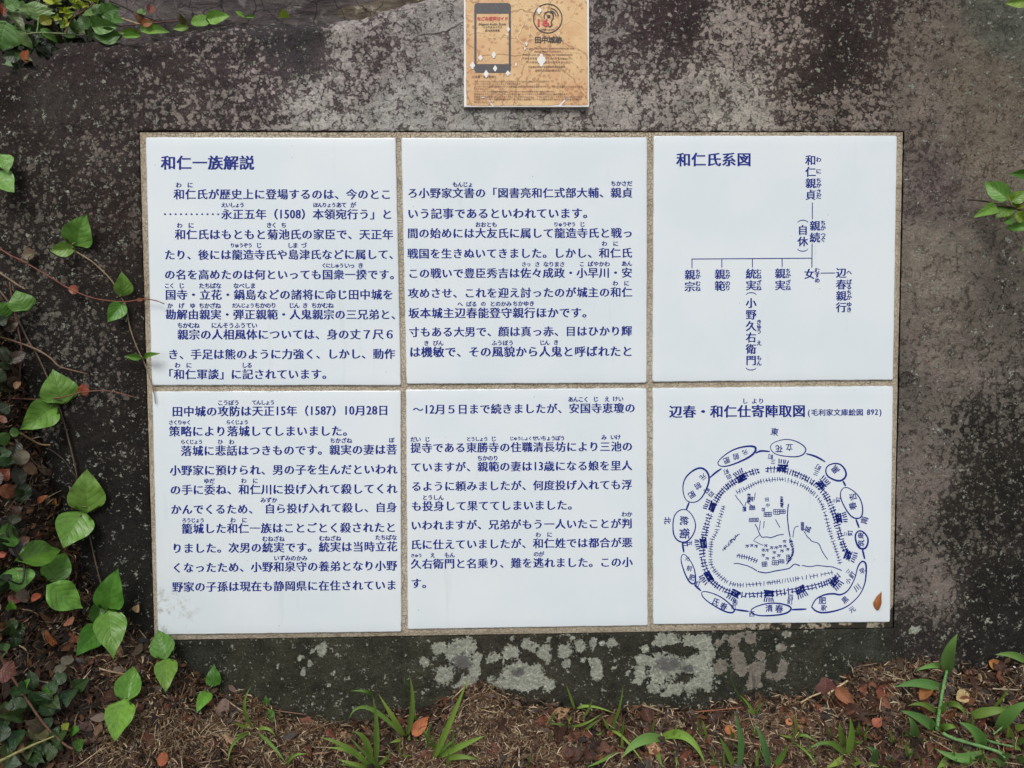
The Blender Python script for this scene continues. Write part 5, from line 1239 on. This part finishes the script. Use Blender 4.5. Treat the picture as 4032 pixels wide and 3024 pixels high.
# top-left plants, standing behind the stone's edge
TG = (92, 132, 80); PB_ = -.022
bgd = []  # added leaf mass; the dark of the gaps is put into its colours
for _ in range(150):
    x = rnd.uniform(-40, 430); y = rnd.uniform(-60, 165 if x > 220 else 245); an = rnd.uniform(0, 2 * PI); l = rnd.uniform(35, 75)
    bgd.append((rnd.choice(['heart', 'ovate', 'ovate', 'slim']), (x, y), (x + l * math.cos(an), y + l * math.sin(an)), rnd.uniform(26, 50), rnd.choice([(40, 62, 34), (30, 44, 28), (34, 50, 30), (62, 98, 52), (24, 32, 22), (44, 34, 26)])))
cluster('leafy_weed', (200, 190), 'weed leaves coloured dark for shade, behind the stone at the upper left corner', 'plant', bgd, plane=-.075)
cluster('vine_clump', (150, 150), 'pale green heart and lobed leaves at the upper left corner of the stone', 'plant', [
 ('heart', (20, 98), (4, 198), 128, (96, 138, 84)), ('toothed', (152, 70), (138, 2), 92, (112, 148, 98)), ('slim', (158, 92), (206, 72), 34, (120, 132, 52)), ('ovate', (66, 18), (112, 54), 34, (92, 116, 52)), ('heart', (25, 22), (84, 6), 44, (96, 138, 76)),
 ('ovate', (34, 42), (72, 34), 30, (92, 136, 74)), ('slim', (30, 46), (97, 122), 36, (78, 104, 64)), ('ovate', (64, 132), (136, 194), 36, (94, 130, 80)), ('slim', (158, 112), (226, 166), 28, (76, 126, 52)), ('ovate', (330, 48), (384, 62), 34, (100, 144, 82)),
 ('ovate', (346, 114), (310, 58), 46, (98, 140, 84)), ('slim', (300, 136), (290, 68), 26, (64, 94, 46)), ('heart', (372, 106), (472, 102), 50, (104, 146, 84)), ('ovate', (352, 96), (404, 66), 34, (106, 148, 84)), ('heart', (462, 142), (356, 138), 52, (72, 114, 56)),
 ('toothed', (402, 58), (470, 28), 54, (84, 130, 70)), ('toothed', (396, 48), (360, 14), 40, (76, 120, 64)), ('ovate', (440, 70), (482, 84), 36, (84, 126, 68)), ('ovate', (236, 96), (270, 100), 20, (112, 148, 56)), ('slim', (12, 62), (20, 4), 22, (128, 66, 44)), ('slim', (300, 108), (330, 128), 16, (120, 146, 80)), ('slim', (355, 118), (362, 92), 12, (130, 150, 90))],
 [([(-10, 118), (72, 128), (110, 133), (155, 129), (250, 133), (347, 142)], (.0012, .0009), (112, 124, 82)), ([(152, 70), (150, 100), (145, 128)], (.001, .0009), (110, 140, 80)), ([(347, 114), (348, 130), (349, 142)], (.0009, .0009), (110, 140, 80))], plane=PB_)
YG = []
for (cx, cy, n_, l0) in ((252, 50, 8, 34), (268, 72, 7, 26), (318, 30, 8, 36), (228, 76, 6, 22), (372, 8, 6, 40), (290, 8, 6, 30), (210, 14, 5, 50), (256, 98, 5, 20)):
    for i in range(n_):
        an = -PI / 2 + rnd.uniform(-1.5, 1.5); l = l0 * rnd.uniform(.7, 1.2)
        YG.append(('slim', (cx + rnd.uniform(-4, 4), cy + rnd.uniform(-4, 4)), (cx + l * math.cos(an), cy + l * math.sin(an)), rnd.uniform(9, 14) * (1.8 if l0 > 45 else 1), rnd.choice([(150, 176, 60), (164, 188, 72), (132, 160, 48), (140, 166, 54)])))
cluster('shrub_shoot', (262, 110), 'bright yellow-green young shrub shoots at the upper left', 'shrub', YG, [([(262, 130), (262, 80), (252, 50)], (.0011, .0008), (110, 70, 44)), ([(262, 100), (300, 60), (318, 30)], (.001, .0008), (110, 70, 44)), ([(300, 60), (350, 30), (372, 8)], (.001, .0007), (110, 70, 44))], plane=-.002)
cluster('creeping_vine', (700, 115), 'bright green oval leaves and brown curled leaves lying along the top edge of the stone', 'vine', [
 ('ovate', (556, 138), (461, 126), 26, (84, 122, 44)), ('ovate', (548, 143), (474, 141), 20, (110, 158, 74)), ('ovate', (548, 112), (666, 122), 36, (124, 172, 84)), ('ovate', (742, 106), (678, 114), 24, (112, 160, 78)),
 ('round', (832, 84), (746, 84), 40, (120, 170, 80)), ('heart', (824, 74), (908, 62), 44, (126, 176, 84)), ('slim', (966, 70), (925, 40), 15, (96, 148, 60)), ('slim', (968, 68), (1008, 64), 12, (100, 150, 66)), ('ovate', (1118, 72), (1115, 36), 34, (136, 172, 62)),
 ('ovate', (560, 52), (541, 36), 20, (92, 136, 72)), ('ovate', (556, 50), (576, 44), 16, (104, 148, 84)), ('slim', (572, 96), (527, 44), 26, (110, 72, 48)), ('ovate', (558, 96), (607, 82), 26, (150, 92, 54)), ('ovate', (586, 50), (596, 13), 26, (148, 88, 76)), ('slim', (732, 98), (706, 54), 24, (104, 98, 56))],
 [([(430, 2), (490, 28), (528, 48), (590, 72), (612, 80)], (.0012, .0008), (48, 34, 30)), ([(478, 72), (520, 86), (557, 98)], (.0010, .0007), (170, 150, 112)), ([(600, 92), (650, 86), (700, 84), (735, 88)], (.0009, .0008), (84, 50, 40)), ([(470, 102), (520, 98), (560, 96)], (.0008, .0008), (78, 50, 40))], plane=-.014)
for _i, (b, t, w, c, lab) in enumerate([((103, 245), (97, 188), 26, (140, 78, 48), 'small rust-red leaf standing on the upper left shoulder of the stone'), ((16, 250), (46, 256), 22, (120, 148, 104), 'tiny pale green round leaf at the far upper left on the stone'), ((100, 236), (126, 236), 13, (120, 140, 96), 'tiny pale green leaf under the rust-red leaf')]):
    o = leafpx('ovate', b, t, w, L4(c), None, .004, .008, name='leaf'); tag(o, lab, 'leaf')

# right-hand shrub
cluster('edge_shrub', (4000, 800), 'small leafy shrub reaching in over the stone at the right edge', 'shrub', [
 ('ovate', (3972, 786), (3874, 713), 54, (96, 144, 66)), ('ovate', (3926, 812), (3840, 852), 38, (100, 148, 72)), ('ovate', (4050, 690), (3978, 684), 30, (70, 120, 50)), ('ovate', (3978, 812), (3922, 856), 50, (90, 136, 56)), ('slim', (3992, 846), (3932, 842), 24, (150, 172, 58)),
 ('ovate', (4050, 894), (3952, 896), 28, (92, 144, 68)), ('ovate', (3980, 792), (4040, 752), 42, (100, 148, 62)), ('ovate', (3992, 812), (3972, 770), 26, (136, 166, 66)), ('ovate', (3998, 815), (4022, 776), 26, (126, 160, 60)), ('slim', (3996, 822), (4030, 812), 22, (140, 168, 64)), ('round', (3968, 858), (3984, 880), 30, (76, 120, 60)), ('ovate', (4000, 840), (4040, 870), 36, (110, 150, 56)), ('ovate', (4050, 975), (4022, 985), 22, (80, 124, 56))],
 [([(3926, 808), (3960, 812), (4000, 822), (4060, 830)], (.0012, .0018), (70, 60, 40))], plane=.03)
for (b_, t_, w_, lab) in (((4, 612), (30, 672), 60, 'green leaf cut by the left edge, upper of a pair beside the stone'), ((-10, 690), (58, 762), 78, 'bright green heart-shaped leaf at the left edge, lower of a pair')):
    o = leafpx('heart', b_, t_, w_, L4((122, 168, 84)), None, .02, .03, name='leaf'); tag(o, lab, 'leaf')
o = leafpx('ovate', (4050, 2), (3960, 14), 34, L4((140, 172, 70)), None, .03, .03, name='leaf'); tag(o, 'bright yellow-green leaf poking in at the upper right corner', 'leaf')

# ------------------------------------------------------------------ grass
def blade_pts(b, t, via=None, hb=.001):
    B = AT(*b, hb); 
    p, k, d, tt = hit(*t)
    # a blade stands up from its root: tip lies on its sight line near the root's own distance from the stone
    dB = B - CW; n = np.array([0, -1, .25])
    dy = .012
    s_ = (B[1] - dy - CW[1]) / d[1]
    Tp = CW + d * s_
    if Tp[2] < float(ground_z(Tp[0], Tp[1])) + .006: Tp = AT(*t, .010)
    if s_ > tt - .004: Tp = AT(*t, .010)
    return B, Tp
def blade(b, t, w, color, parent, via=None, arch=None, mat=None, n=11):
    B, Tp = blade_pts(b, t)
    Lg = np.linalg.norm(Tp - B)
    if via is not None:
        d = TILT @ ray(*via); d /= np.linalg.norm(d); dm = (np.linalg.norm(B - CW) + np.linalg.norm(Tp - CW)) / 2 - .012; Mid = CW + d * dm
        if Mid[2] < float(ground_z(Mid[0], Mid[1])) + .006: Mid = AT(*via, .012)
        ctrl = 2 * Mid - (B + Tp) / 2
    else:
        ctrl = (B + Tp) / 2 + np.array([rnd.uniform(-.1, .1) * Lg, -.05 * Lg, (rnd.uniform(.05, .16) if arch is None else arch) * Lg])
    dist = np.linalg.norm(B - CW); wm = w / F * dist * .86; V = []; Fc = []; UV = []
    for i in range(n + 1):
        s_ = i / n; p = B * (1 - s_) ** 2 + ctrl * 2 * s_ * (1 - s_) + Tp * s_ * s_
        tg = (ctrl - B) * (1 - s_) + (Tp - ctrl) * s_; tg = tg / (np.linalg.norm(tg) or 1)
        vw = CW - p; vw /= np.linalg.norm(vw); sd = np.cross(tg, vw); sd /= (np.linalg.norm(sd) or 1); nn = np.cross(sd, tg)
        prof = (.55 + 1.5 * s_) if s_ < .3 else max(.02, (1 - ((s_ - .3) / .7) ** 1.7))
        hw = wm / 2 * prof
        for j, q in enumerate((-1, -.5, 0, .5, 1)):
            V.append(p + sd * hw * q + nn * (abs(q) * hw * .45)); UV.append((j / 4, s_))
    for i in range(n):
        for j in range(4): a_ = i * 5 + j; Fc.append((a_, a_ + 1, a_ + 6, a_ + 5))
    me = mesh('blade', V, Fc, True); uvl = me.uv_layers.new(name='UVMap')
    for lp in me.loops: uvl.data[lp.index].uv = UV[lp.vertex_index]
    o = link('blade', me, BLADE); o.color = gvar(color, .1); under(o, parent); return o
GC = (104, 142, 70); GL_ = (124, 162, 78)
def tuft(loc, label, blades, group='grass tufts in the litter below the stone', stems=()):
    root = empty('grass_tuft', AT(*loc, 0), label, 'grass', group)
    for bl in blades:
        b, t, w = bl[:3]; blade(b, t, w, bl[3] if len(bl) > 3 and bl[3] else GC, root, bl[4] if len(bl) > 4 else None)
    for (pts, r, c) in stems: tube('stem', pts_at(pts, .02), r, L4(c), root)
    return root
tuft((1006, 2878), 'spidery thin grass tuft with one blade curling up, lower left of centre', [((1006, 2878), (990, 2702), 13, GL_, (962, 2790)), ((1004, 2878), (915, 2845), 12, GL_), ((1008, 2878), (1087, 2902), 13, GL_, (1050, 2868)), ((1006, 2880), (898, 3010), 13, GC, (925, 2920)), ((1010, 2880), (1130, 3012), 13, GC, (1075, 2940)), ((1004, 2880), (912, 2900), 12, GL_), ((1130, 3014), (1213, 2970), 11, GL_, (1160, 2975)), ((1133, 3014), (1150, 2955), 8, GL_)])
tuft((1465, 3020), 'broad-bladed grass tuft with a tall blade bent at its top, bottom centre-left', [((1455, 3020), (1256, 2902), 22, GC, (1370, 2945)), ((1455, 3022), (1290, 2946), 22, GL_, (1385, 2960)), ((1462, 3024), (1388, 2880), 28, GC, (1440, 2920)), ((1478, 3024), (1466, 2735), 22, GC, (1483, 2870)), ((1466, 2745), (1378, 2722), 14, GC, (1440, 2722)), ((1455, 3024), (1325, 2988), 18, GL_, (1400, 3010)), ((1480, 3020), (1545, 2958), 16, GC), ((1500, 3028), (1375, 2900), 12, GC, (1430, 2960)), ((1440, 3026), (1330, 3008), 14, GC), ((1480, 2950), (1452, 2868), 10, GC)])
tuft((1594, 2906), 'grass tuft with two upright broad blades against the dark stone foot', [((1594, 2906), (1490, 2732), 22, GL_, (1550, 2830)), ((1600, 2906), (1612, 2658), 22, GC, (1624, 2780)), ((1592, 2904), (1373, 2832), 18, GC, (1452, 2788)), ((1600, 2906), (1534, 2926), 14, GL_), ((1602, 2740), (1592, 2662), 10, (70, 104, 60), (1594, 2700)), ((1596, 2906), (1648, 2916), 14, GL_), ((1680, 2945), (1655, 2870), 14, GC, (1684, 2900)), ((1652, 2850), (1625, 2800), 10, GC)])
tuft((1705, 2990), 'grass tuft with one long leaning blade beside the orange dead leaf', [((1705, 2990), (1845, 2667), 26, GL_, (1765, 2860)), ((1712, 2988), (1912, 2896), 26, GL_, (1820, 2935)), ((1778, 2990), (1788, 2842), 12, GC), ((1745, 2992), (1884, 2992), 22, GC, (1815, 2980)), ((1706, 2988), (1790, 2915), 18, (124, 168, 84)), ((1762, 3024), (1768, 2960), 10, GL_), ((1730, 2960), (1690, 2900), 8, GC)])
tuft((2265, 2801), 'small grass sprig at the stone foot below the first pale crust', [((2265, 2801), (2228, 2694), 11, GL_), ((2262, 2802), (2238, 2856), 9, GL_), ((2265, 2800), (2428, 2812), 12, GL_, (2320, 2780)), ((2240, 2858), (2370, 2808), 11, GC, (2300, 2850)), ((2290, 2835), (2334, 2748), 10, GC), ((2240, 2860), (2160, 2850), 9, GC), ((2198, 2861), (2132, 2962), 12, GC), ((2295, 2880), (2360, 2832), 12, GC), ((2215, 2870), (2230, 2905), 8, GC), ((2160, 2858), (2200, 2790), 8, GC)])
tuft((2396, 2877), 'small grass sprig left of the broad arched blades, bottom middle', [((2398, 2877), (2454, 2698), 12, GC, (2435, 2800)), ((2396, 2877), (2368, 2820), 11, GL_), ((2452, 2900), (2458, 2832), 10, GC), ((2396, 2878), (2350, 2896), 11, GL_), ((2400, 2880), (2540, 3015), 12, GL_, (2455, 2905)), ((2460, 2945), (2306, 3022), 14, GC, (2380, 2990)), ((2455, 2960), (2450, 2880), 10, GL_)])
tuft((2605, 2905), 'broad arched dewy grass blades at the bottom, middle', [((2606, 2908), (2450, 2984), 42, (104, 150, 88), (2520, 2918)), ((2600, 2908), (2776, 3006), 36, (112, 160, 72), (2700, 2900)), ((2583, 2934), (2612, 3024), 20, GC), ((2652, 2952), (2664, 3024), 11, GL_)])
tuft((2960, 3022), 'clump of upright pointed grass blades at the bottom, right of middle', [((2908, 3024), (2889, 2794), 24, (100, 148, 96)), ((2890, 3022), (2831, 2898), 22, GC), ((3024, 3022), (2967, 2842), 26, (98, 144, 96), (3008, 2930)), ((3044, 3022), (3099, 2930), 22, GC), ((2982, 3024), (2987, 2946), 12, GL_), ((2852, 3024), (2850, 2960), 10, GL_)])
tuft((2973, 2818), 'hair-thin grass sprig at the stone foot below the pinkish crusts', [((2974, 2818), (2912, 2736), 11, GL_), ((2950, 2792), (2878, 2617), 7, (70, 100, 56), (2890, 2700)), ((2974, 2818), (3010, 2763), 9, GC), ((2880, 2640), (2868, 2618), 6, GC), ((2972, 2816), (2940, 2795), 9, GL_)])
tuft((3131, 2906), 'thin yellow-green grass sprig in the straw below the map tile', [((3131, 2906), (3112, 2795), 10, GL_), ((3130, 2906), (3070, 2895), 10, GL_), ((3133, 2905), (3218, 2926), 11, (124, 164, 84), (3170, 2895)), ((3124, 2923), (3216, 3024), 9, GL_, (3180, 2965))])
tuft((3336, 2976), 'dewy broad grass tuft at the bottom below the map tile', [((3334, 2976), (3346, 2820), 26, GL_), ((3326, 2945), (3306, 2846), 24, GC, (3312, 2890)), ((3330, 2976), (3232, 2928), 22, GC, (3280, 2930)), ((3332, 2980), (3252, 3026), 26, GL_), ((3340, 2980), (3400, 3012), 24, GC), ((3430, 3012), (3408, 2940), 24, (84, 124, 76), (3445, 2965)), ((3312, 2925), (3252, 2930), 16, GC), ((3328, 2960), (3176, 2958), 18, (104, 140, 80), (3250, 2925)), ((3350, 3016), (3400, 2998), 14, GL_), ((3345, 2960), (3372, 2910), 14, GC), ((3390, 3010), (3500, 3022), 11, GL_), ((3350, 2990), (3352, 3026), 18, GC)])
tuft((3700, 2850), 'tall crabgrass plant with a jointed stem and broad leaves at lower right', [((3730, 2645), (3771, 2494), 46, (102, 150, 88), (3738, 2570)), ((3728, 2626), (3604, 2644), 20, (112, 158, 88), (3665, 2622)), ((3712, 2712), (3524, 2706), 36, (98, 146, 86), (3620, 2690)), ((3695, 2816), (3574, 2779), 20, GC, (3640, 2775)), ((3721, 2778), (3804, 2820), 22, GC, (3770, 2776)), ((3692, 2876), (3545, 2798), 38, (104, 150, 90), (3625, 2828)),
  ((3600, 2905), (3576, 2822), 32, (96, 140, 84), (3598, 2860)), ((3697, 2876), (3766, 2867), 24, GL_, (3735, 2860)), ((3700, 2815), (3724, 2760), 22, GL_), ((3583, 2910), (3584, 2990), 28, (104, 124, 78)), ((3600, 2905), (3650, 2918), 12, GL_), ((3676, 2879), (3686, 2942), 24, GC), ((3570, 2908), (3560, 2870), 20, (90, 116, 80))],
  stems=[([(3690, 2876), (3694, 2830), (3703, 2770), (3715, 2700), (3728, 2640)], (.0022, .0016), (100, 146, 84))])
tuft((3850, 2950), 'sprawling crabgrass mat of broad blades in the lower right corner', [((3813, 2824), (3990, 2796), 34, GC, (3900, 2800)), ((3929, 2876), (4060, 2760), 42, (102, 150, 82), (3985, 2805)), ((3871, 2942), (3776, 2844), 40, (108, 158, 88), (3840, 2880)), ((3976, 2916), (3968, 2855), 24, GL_), ((3884, 2963), (3682, 2947), 38, (104, 150, 90), (3790, 2985)), ((3924, 2960), (3970, 3030), 40, GL_), ((3966, 2924), (4022, 2956), 26, GC), ((3742, 2982), (3688, 3028), 28, GC), ((3745, 2990), (3795, 3028), 34, (104, 134, 80)), ((3885, 2970), (3894, 3028), 28, (110, 138, 84)),
  ((3985, 2872), (4050, 2852), 24, GL_), ((4050, 2610), (3918, 2578), 28, (98, 140, 78), (3990, 2580)), ((3908, 2790), (3976, 2704), 10, GL_), ((3812, 2830), (3806, 2850), 18, GC), ((3760, 2940), (3835, 2975), 20, GC), ((3860, 2890), (3890, 2920), 24, (90, 126, 74)), ((3930, 2990), (3990, 2970), 24, (84, 118, 70)), ((4000, 3000), (4045, 2980), 28, (84, 122, 70)), ((3840, 3000), (3870, 2970), 22, (80, 116, 66)), ((3900, 2900), (3960, 2940), 20, (96, 130, 78)), ((3905, 2795), (3986, 2778), 10, GC), ((4000, 2930), (4045, 2900), 20, GC), ((3950, 3024), (3900, 2985), 24, (86, 122, 70))],
  stems=[([(3713, 2887), (3747, 2905), (3818, 2926), (3924, 2958), (3960, 2985)], (.0022, .0018), (104, 146, 88)), ([(3912, 2890), (3940, 2868), (3985, 2820)], (.001, .001), (110, 150, 90)), ([(3860, 2905), (3920, 2925), (3990, 2940)], (.0016, .0012), (90, 130, 76))])
LMK = [(1006, 2878, 'beside the spidery thin grass tuft'), (1465, 3000, 'among the broad bent grass tuft'), (1594, 2906, 'by the two upright grass blades'), (1705, 2980, 'under the long leaning grass blade'),
 (2265, 2830, 'by the small sprig under the first pale crust'), (2396, 2900, 'left of the arched dewy blades'), (2605, 2930, 'under the broad arched dewy blades'), (2960, 2980, 'among the upright pointed blades'), (2973, 2818, 'by the hair-thin sprig at the stone foot'),
 (3131, 2906, 'beside the yellow-green sprig'), (3336, 2976, 'around the dewy grass tuft below the map tile'), (3640, 2830, 'left of the tall crabgrass stem'), (3790, 2740, 'by the pale yellow oval leaf'), (3900, 2950, 'under the crabgrass mat in the corner'), (3950, 2680, 'against the stone at the right edge'),
 (3260, 2780, 'below the round maroon leaf'), (3430, 2700, 'on the straw mound below the tile corner'), (2750, 2850, 'at the stone foot below the big crust'), (2050, 2850, 'on the straw mound in the centre'), (470, 2700, 'under the lower vine leaves'), (700, 2820, 'under the creeping runner'), (300, 2500, 'on the bank beside the vine cluster'), (1270, 2900, 'between the thin tuft and the broad tuft'), (500, 2980, 'at the bottom right of the dark jasmine'), (780, 2960, 'in the straw at the bottom left'), (2130, 2970, 'beside the large purple-brown leaf'), (3560, 2980, 'between the dewy tuft and the crabgrass')]
def near(x, y): return min(LMK, key=lambda l: (l[0] - x) ** 2 + (l[1] - y) ** 2 * 2)[2]
RG = random.Random(31)
small = []
for _ in range(36):
    x = RG.choice([RG.uniform(1250, 3500), RG.uniform(2600, 3900), RG.uniform(3500, 4032)]); y = RG.uniform(2880, 3020)
    small.append((x, y))
for (x, y) in small:
    r_ = tuft((x, y), 'thin single grass sprout ' + near(x, y), [((x, y), (x + RG.uniform(-30, 30), y - RG.uniform(35, 80)), RG.uniform(7, 10), RG.choice([GL_, GC])), ((x, y), (x + RG.uniform(-45, 45), y - RG.uniform(0, 40)), RG.uniform(7, 10), GC)], group='grass sprouts ' + near(x, y))

# ------------------------------------------------------------------ fallen leaves
def fallen(b, t, w, c, label, group=None, kind='dry', hb=.006, ht=.010, cat='fallen leaf'):
    o = leafpx(kind, b, t, w, L4(c), None, hb, ht, name='fallen_leaf'); 
    if kind != 'dry': o.material_slots[0].link = 'OBJECT'; o.material_slots[0].material = DRY
    tag(o, label, cat, group); return o
fallen((3451, 2404), (3468, 2329), 24, (166, 104, 56), 'single orange-brown dry leaf stuck on the map tile near its right edge', None, 'ovate', .003, .005)
fallen((1626, 2900), (1688, 2816), 44, (186, 112, 72), 'bright orange pointed dead leaf beside the leaning grass blade', None, 'ovate', .012, .02)
fallen((3768, 2755), (3812, 2722), 40, (190, 168, 118), 'pale yellow oval leaf beside the crabgrass stem', None, 'round', .02, .02)
fallen((3246, 2738), (3252, 2668), 78, (92, 52, 48), 'round dark maroon leaf leaning on the stone foot under the map tile', None, 'round', .006, .004)
fallen((3292, 2706), (3372, 2788), 40, (146, 96, 66), 'brown two-toned leaf below the maroon leaf', None, 'ovate', .02, .015)
fallen((3895, 2603), (3952, 2634), 32, (178, 120, 60), 'golden brown leaf against the stone at the right', None, 'ovate', .008, .012)
fallen((2685, 2872), (2690, 2805), 26, (160, 146, 118), 'pale grey-tan upright leaf in the middle right litter', None, 'dry', .01, .012)
fallen((2852, 2872), (2898, 2880), 30, (178, 108, 66), 'small light orange leaf beside the upright grass blades', None, 'ovate', .012, .012)
fallen((3095, 2850), (3120, 2832), 22, (196, 132, 84), 'small peach-coloured leaf in the straw below the map tile', None, 'ovate', .012, .012)
fallen((3624, 2755), (3672, 2682), 34, (150, 98, 54), 'long golden-brown leaf hanging below the crabgrass blade', None, 'ovate', .012, .014)
fallen((3765, 2775), (3856, 2775), 50, (126, 80, 56), 'wide brown curled leaf below the pale yellow leaf', None, 'ovate', .012, .012)
fallen((618, 2990), (664, 2988), 42, (164, 90, 56), 'round rust-orange leaf in the straw at the bottom left', None, 'round', .012, .012)
fallen((265, 2440), (284, 2458), 36, (170, 112, 80), 'tan-orange folded leaf on the bank beside the vine', None, 'ovate', .012, .012)
fallen((176, 2478), (240, 2560), 22, (140, 86, 48), 'long narrow orange-brown leaf lying across the left bank', None, 'dry', .014, .014)
fallen((530, 2410), (545, 2380), 24, (186, 158, 122), 'light tan papery leaf against the stone, left of the lower tile', None, 'ovate', .012, .014)
fallen((3448, 2744), (3512, 2792), 34, (126, 80, 58), 'brown tapering leaf left of the crabgrass plant', None, 'ovate', .012, .01)
fallen((3440, 2860), (3472, 2826), 30, (160, 88, 62), 'small brick-coloured leaf in the litter at lower right', None, 'ovate', .012, .01)
fallen((850, 2790), (902, 2800), 76, (110, 88, 78), 'broad pale brown crumpled leaf left of the thin grass tuft', None, 'round', .01, .012)
fallen((892, 2925), (922, 2895), 56, (168, 140, 110), 'cream-tan broken leaf below the crumpled leaf', None, 'dry', .012, .012)
fallen((2260, 2975), (2290, 2880), 90, (84, 60, 56), 'large dark purple-brown leaf at the bottom, left of the arched blades', None, 'round', .006, .008)
fallen((2360, 2960), (2405, 2945), 60, (96, 62, 48), 'dark brown folded leaf beside the arched blades', None, 'dry', .008, .01)
fallen((330, 2880), (345, 2840), 60, (76, 58, 56), 'dull purple-grey leaf at the edge of the dark jasmine', None, 'round', .008, .01)
fallen((375, 2900), (395, 2830), 26, (120, 92, 70), 'narrow brown curled leaf standing right of the dark jasmine', None, 'dry', .014, .016)
ZN = [('left', 250, 900, 2480, 3010, 34), ('centre', 900, 2150, 2830, 3015, 44), ('mid', 2150, 3050, 2800, 3015, 80), ('right', 3050, 4030, 2640, 3015, 100)]
NM = {'left': 'on the bank below the vine leaves', 'centre': 'below the left and middle tiles', 'mid': 'below the pale stone crusts', 'right': 'in the lower right corner'}
KC = [('dark brown', (78, 52, 42)), ('reddish brown', (110, 64, 48)), ('orange brown', (132, 82, 52)), ('tan', (150, 118, 86))]
RF = random.Random(77)
for z, x0, x1, y0, y1, n in ZN:
    for i in range(n):
        x = RF.uniform(x0, x1); y = RF.uniform(y0, y1)
        if y < np.interp(x, [p[0] for p in FOOT], [p[1] for p in FOOT]) + 22: continue
        nm, c = RF.choices(KC, (6, 5, 1.2, 1.4))[0]; an = RF.uniform(0, 2 * PI); l = RF.uniform(42, 92); k = RF.uniform(.75, 1.2)
        fallen((x, y), (x + l * math.cos(an), y + l * .8 * math.sin(an)), l * RF.uniform(.35, .62), tuple(v * k for v in c), f'{nm} dead leaf {near(x, y)}', f'{nm} dead leaves {near(x, y)}', hb=RF.uniform(.003, .009), ht=RF.uniform(.003, .012))
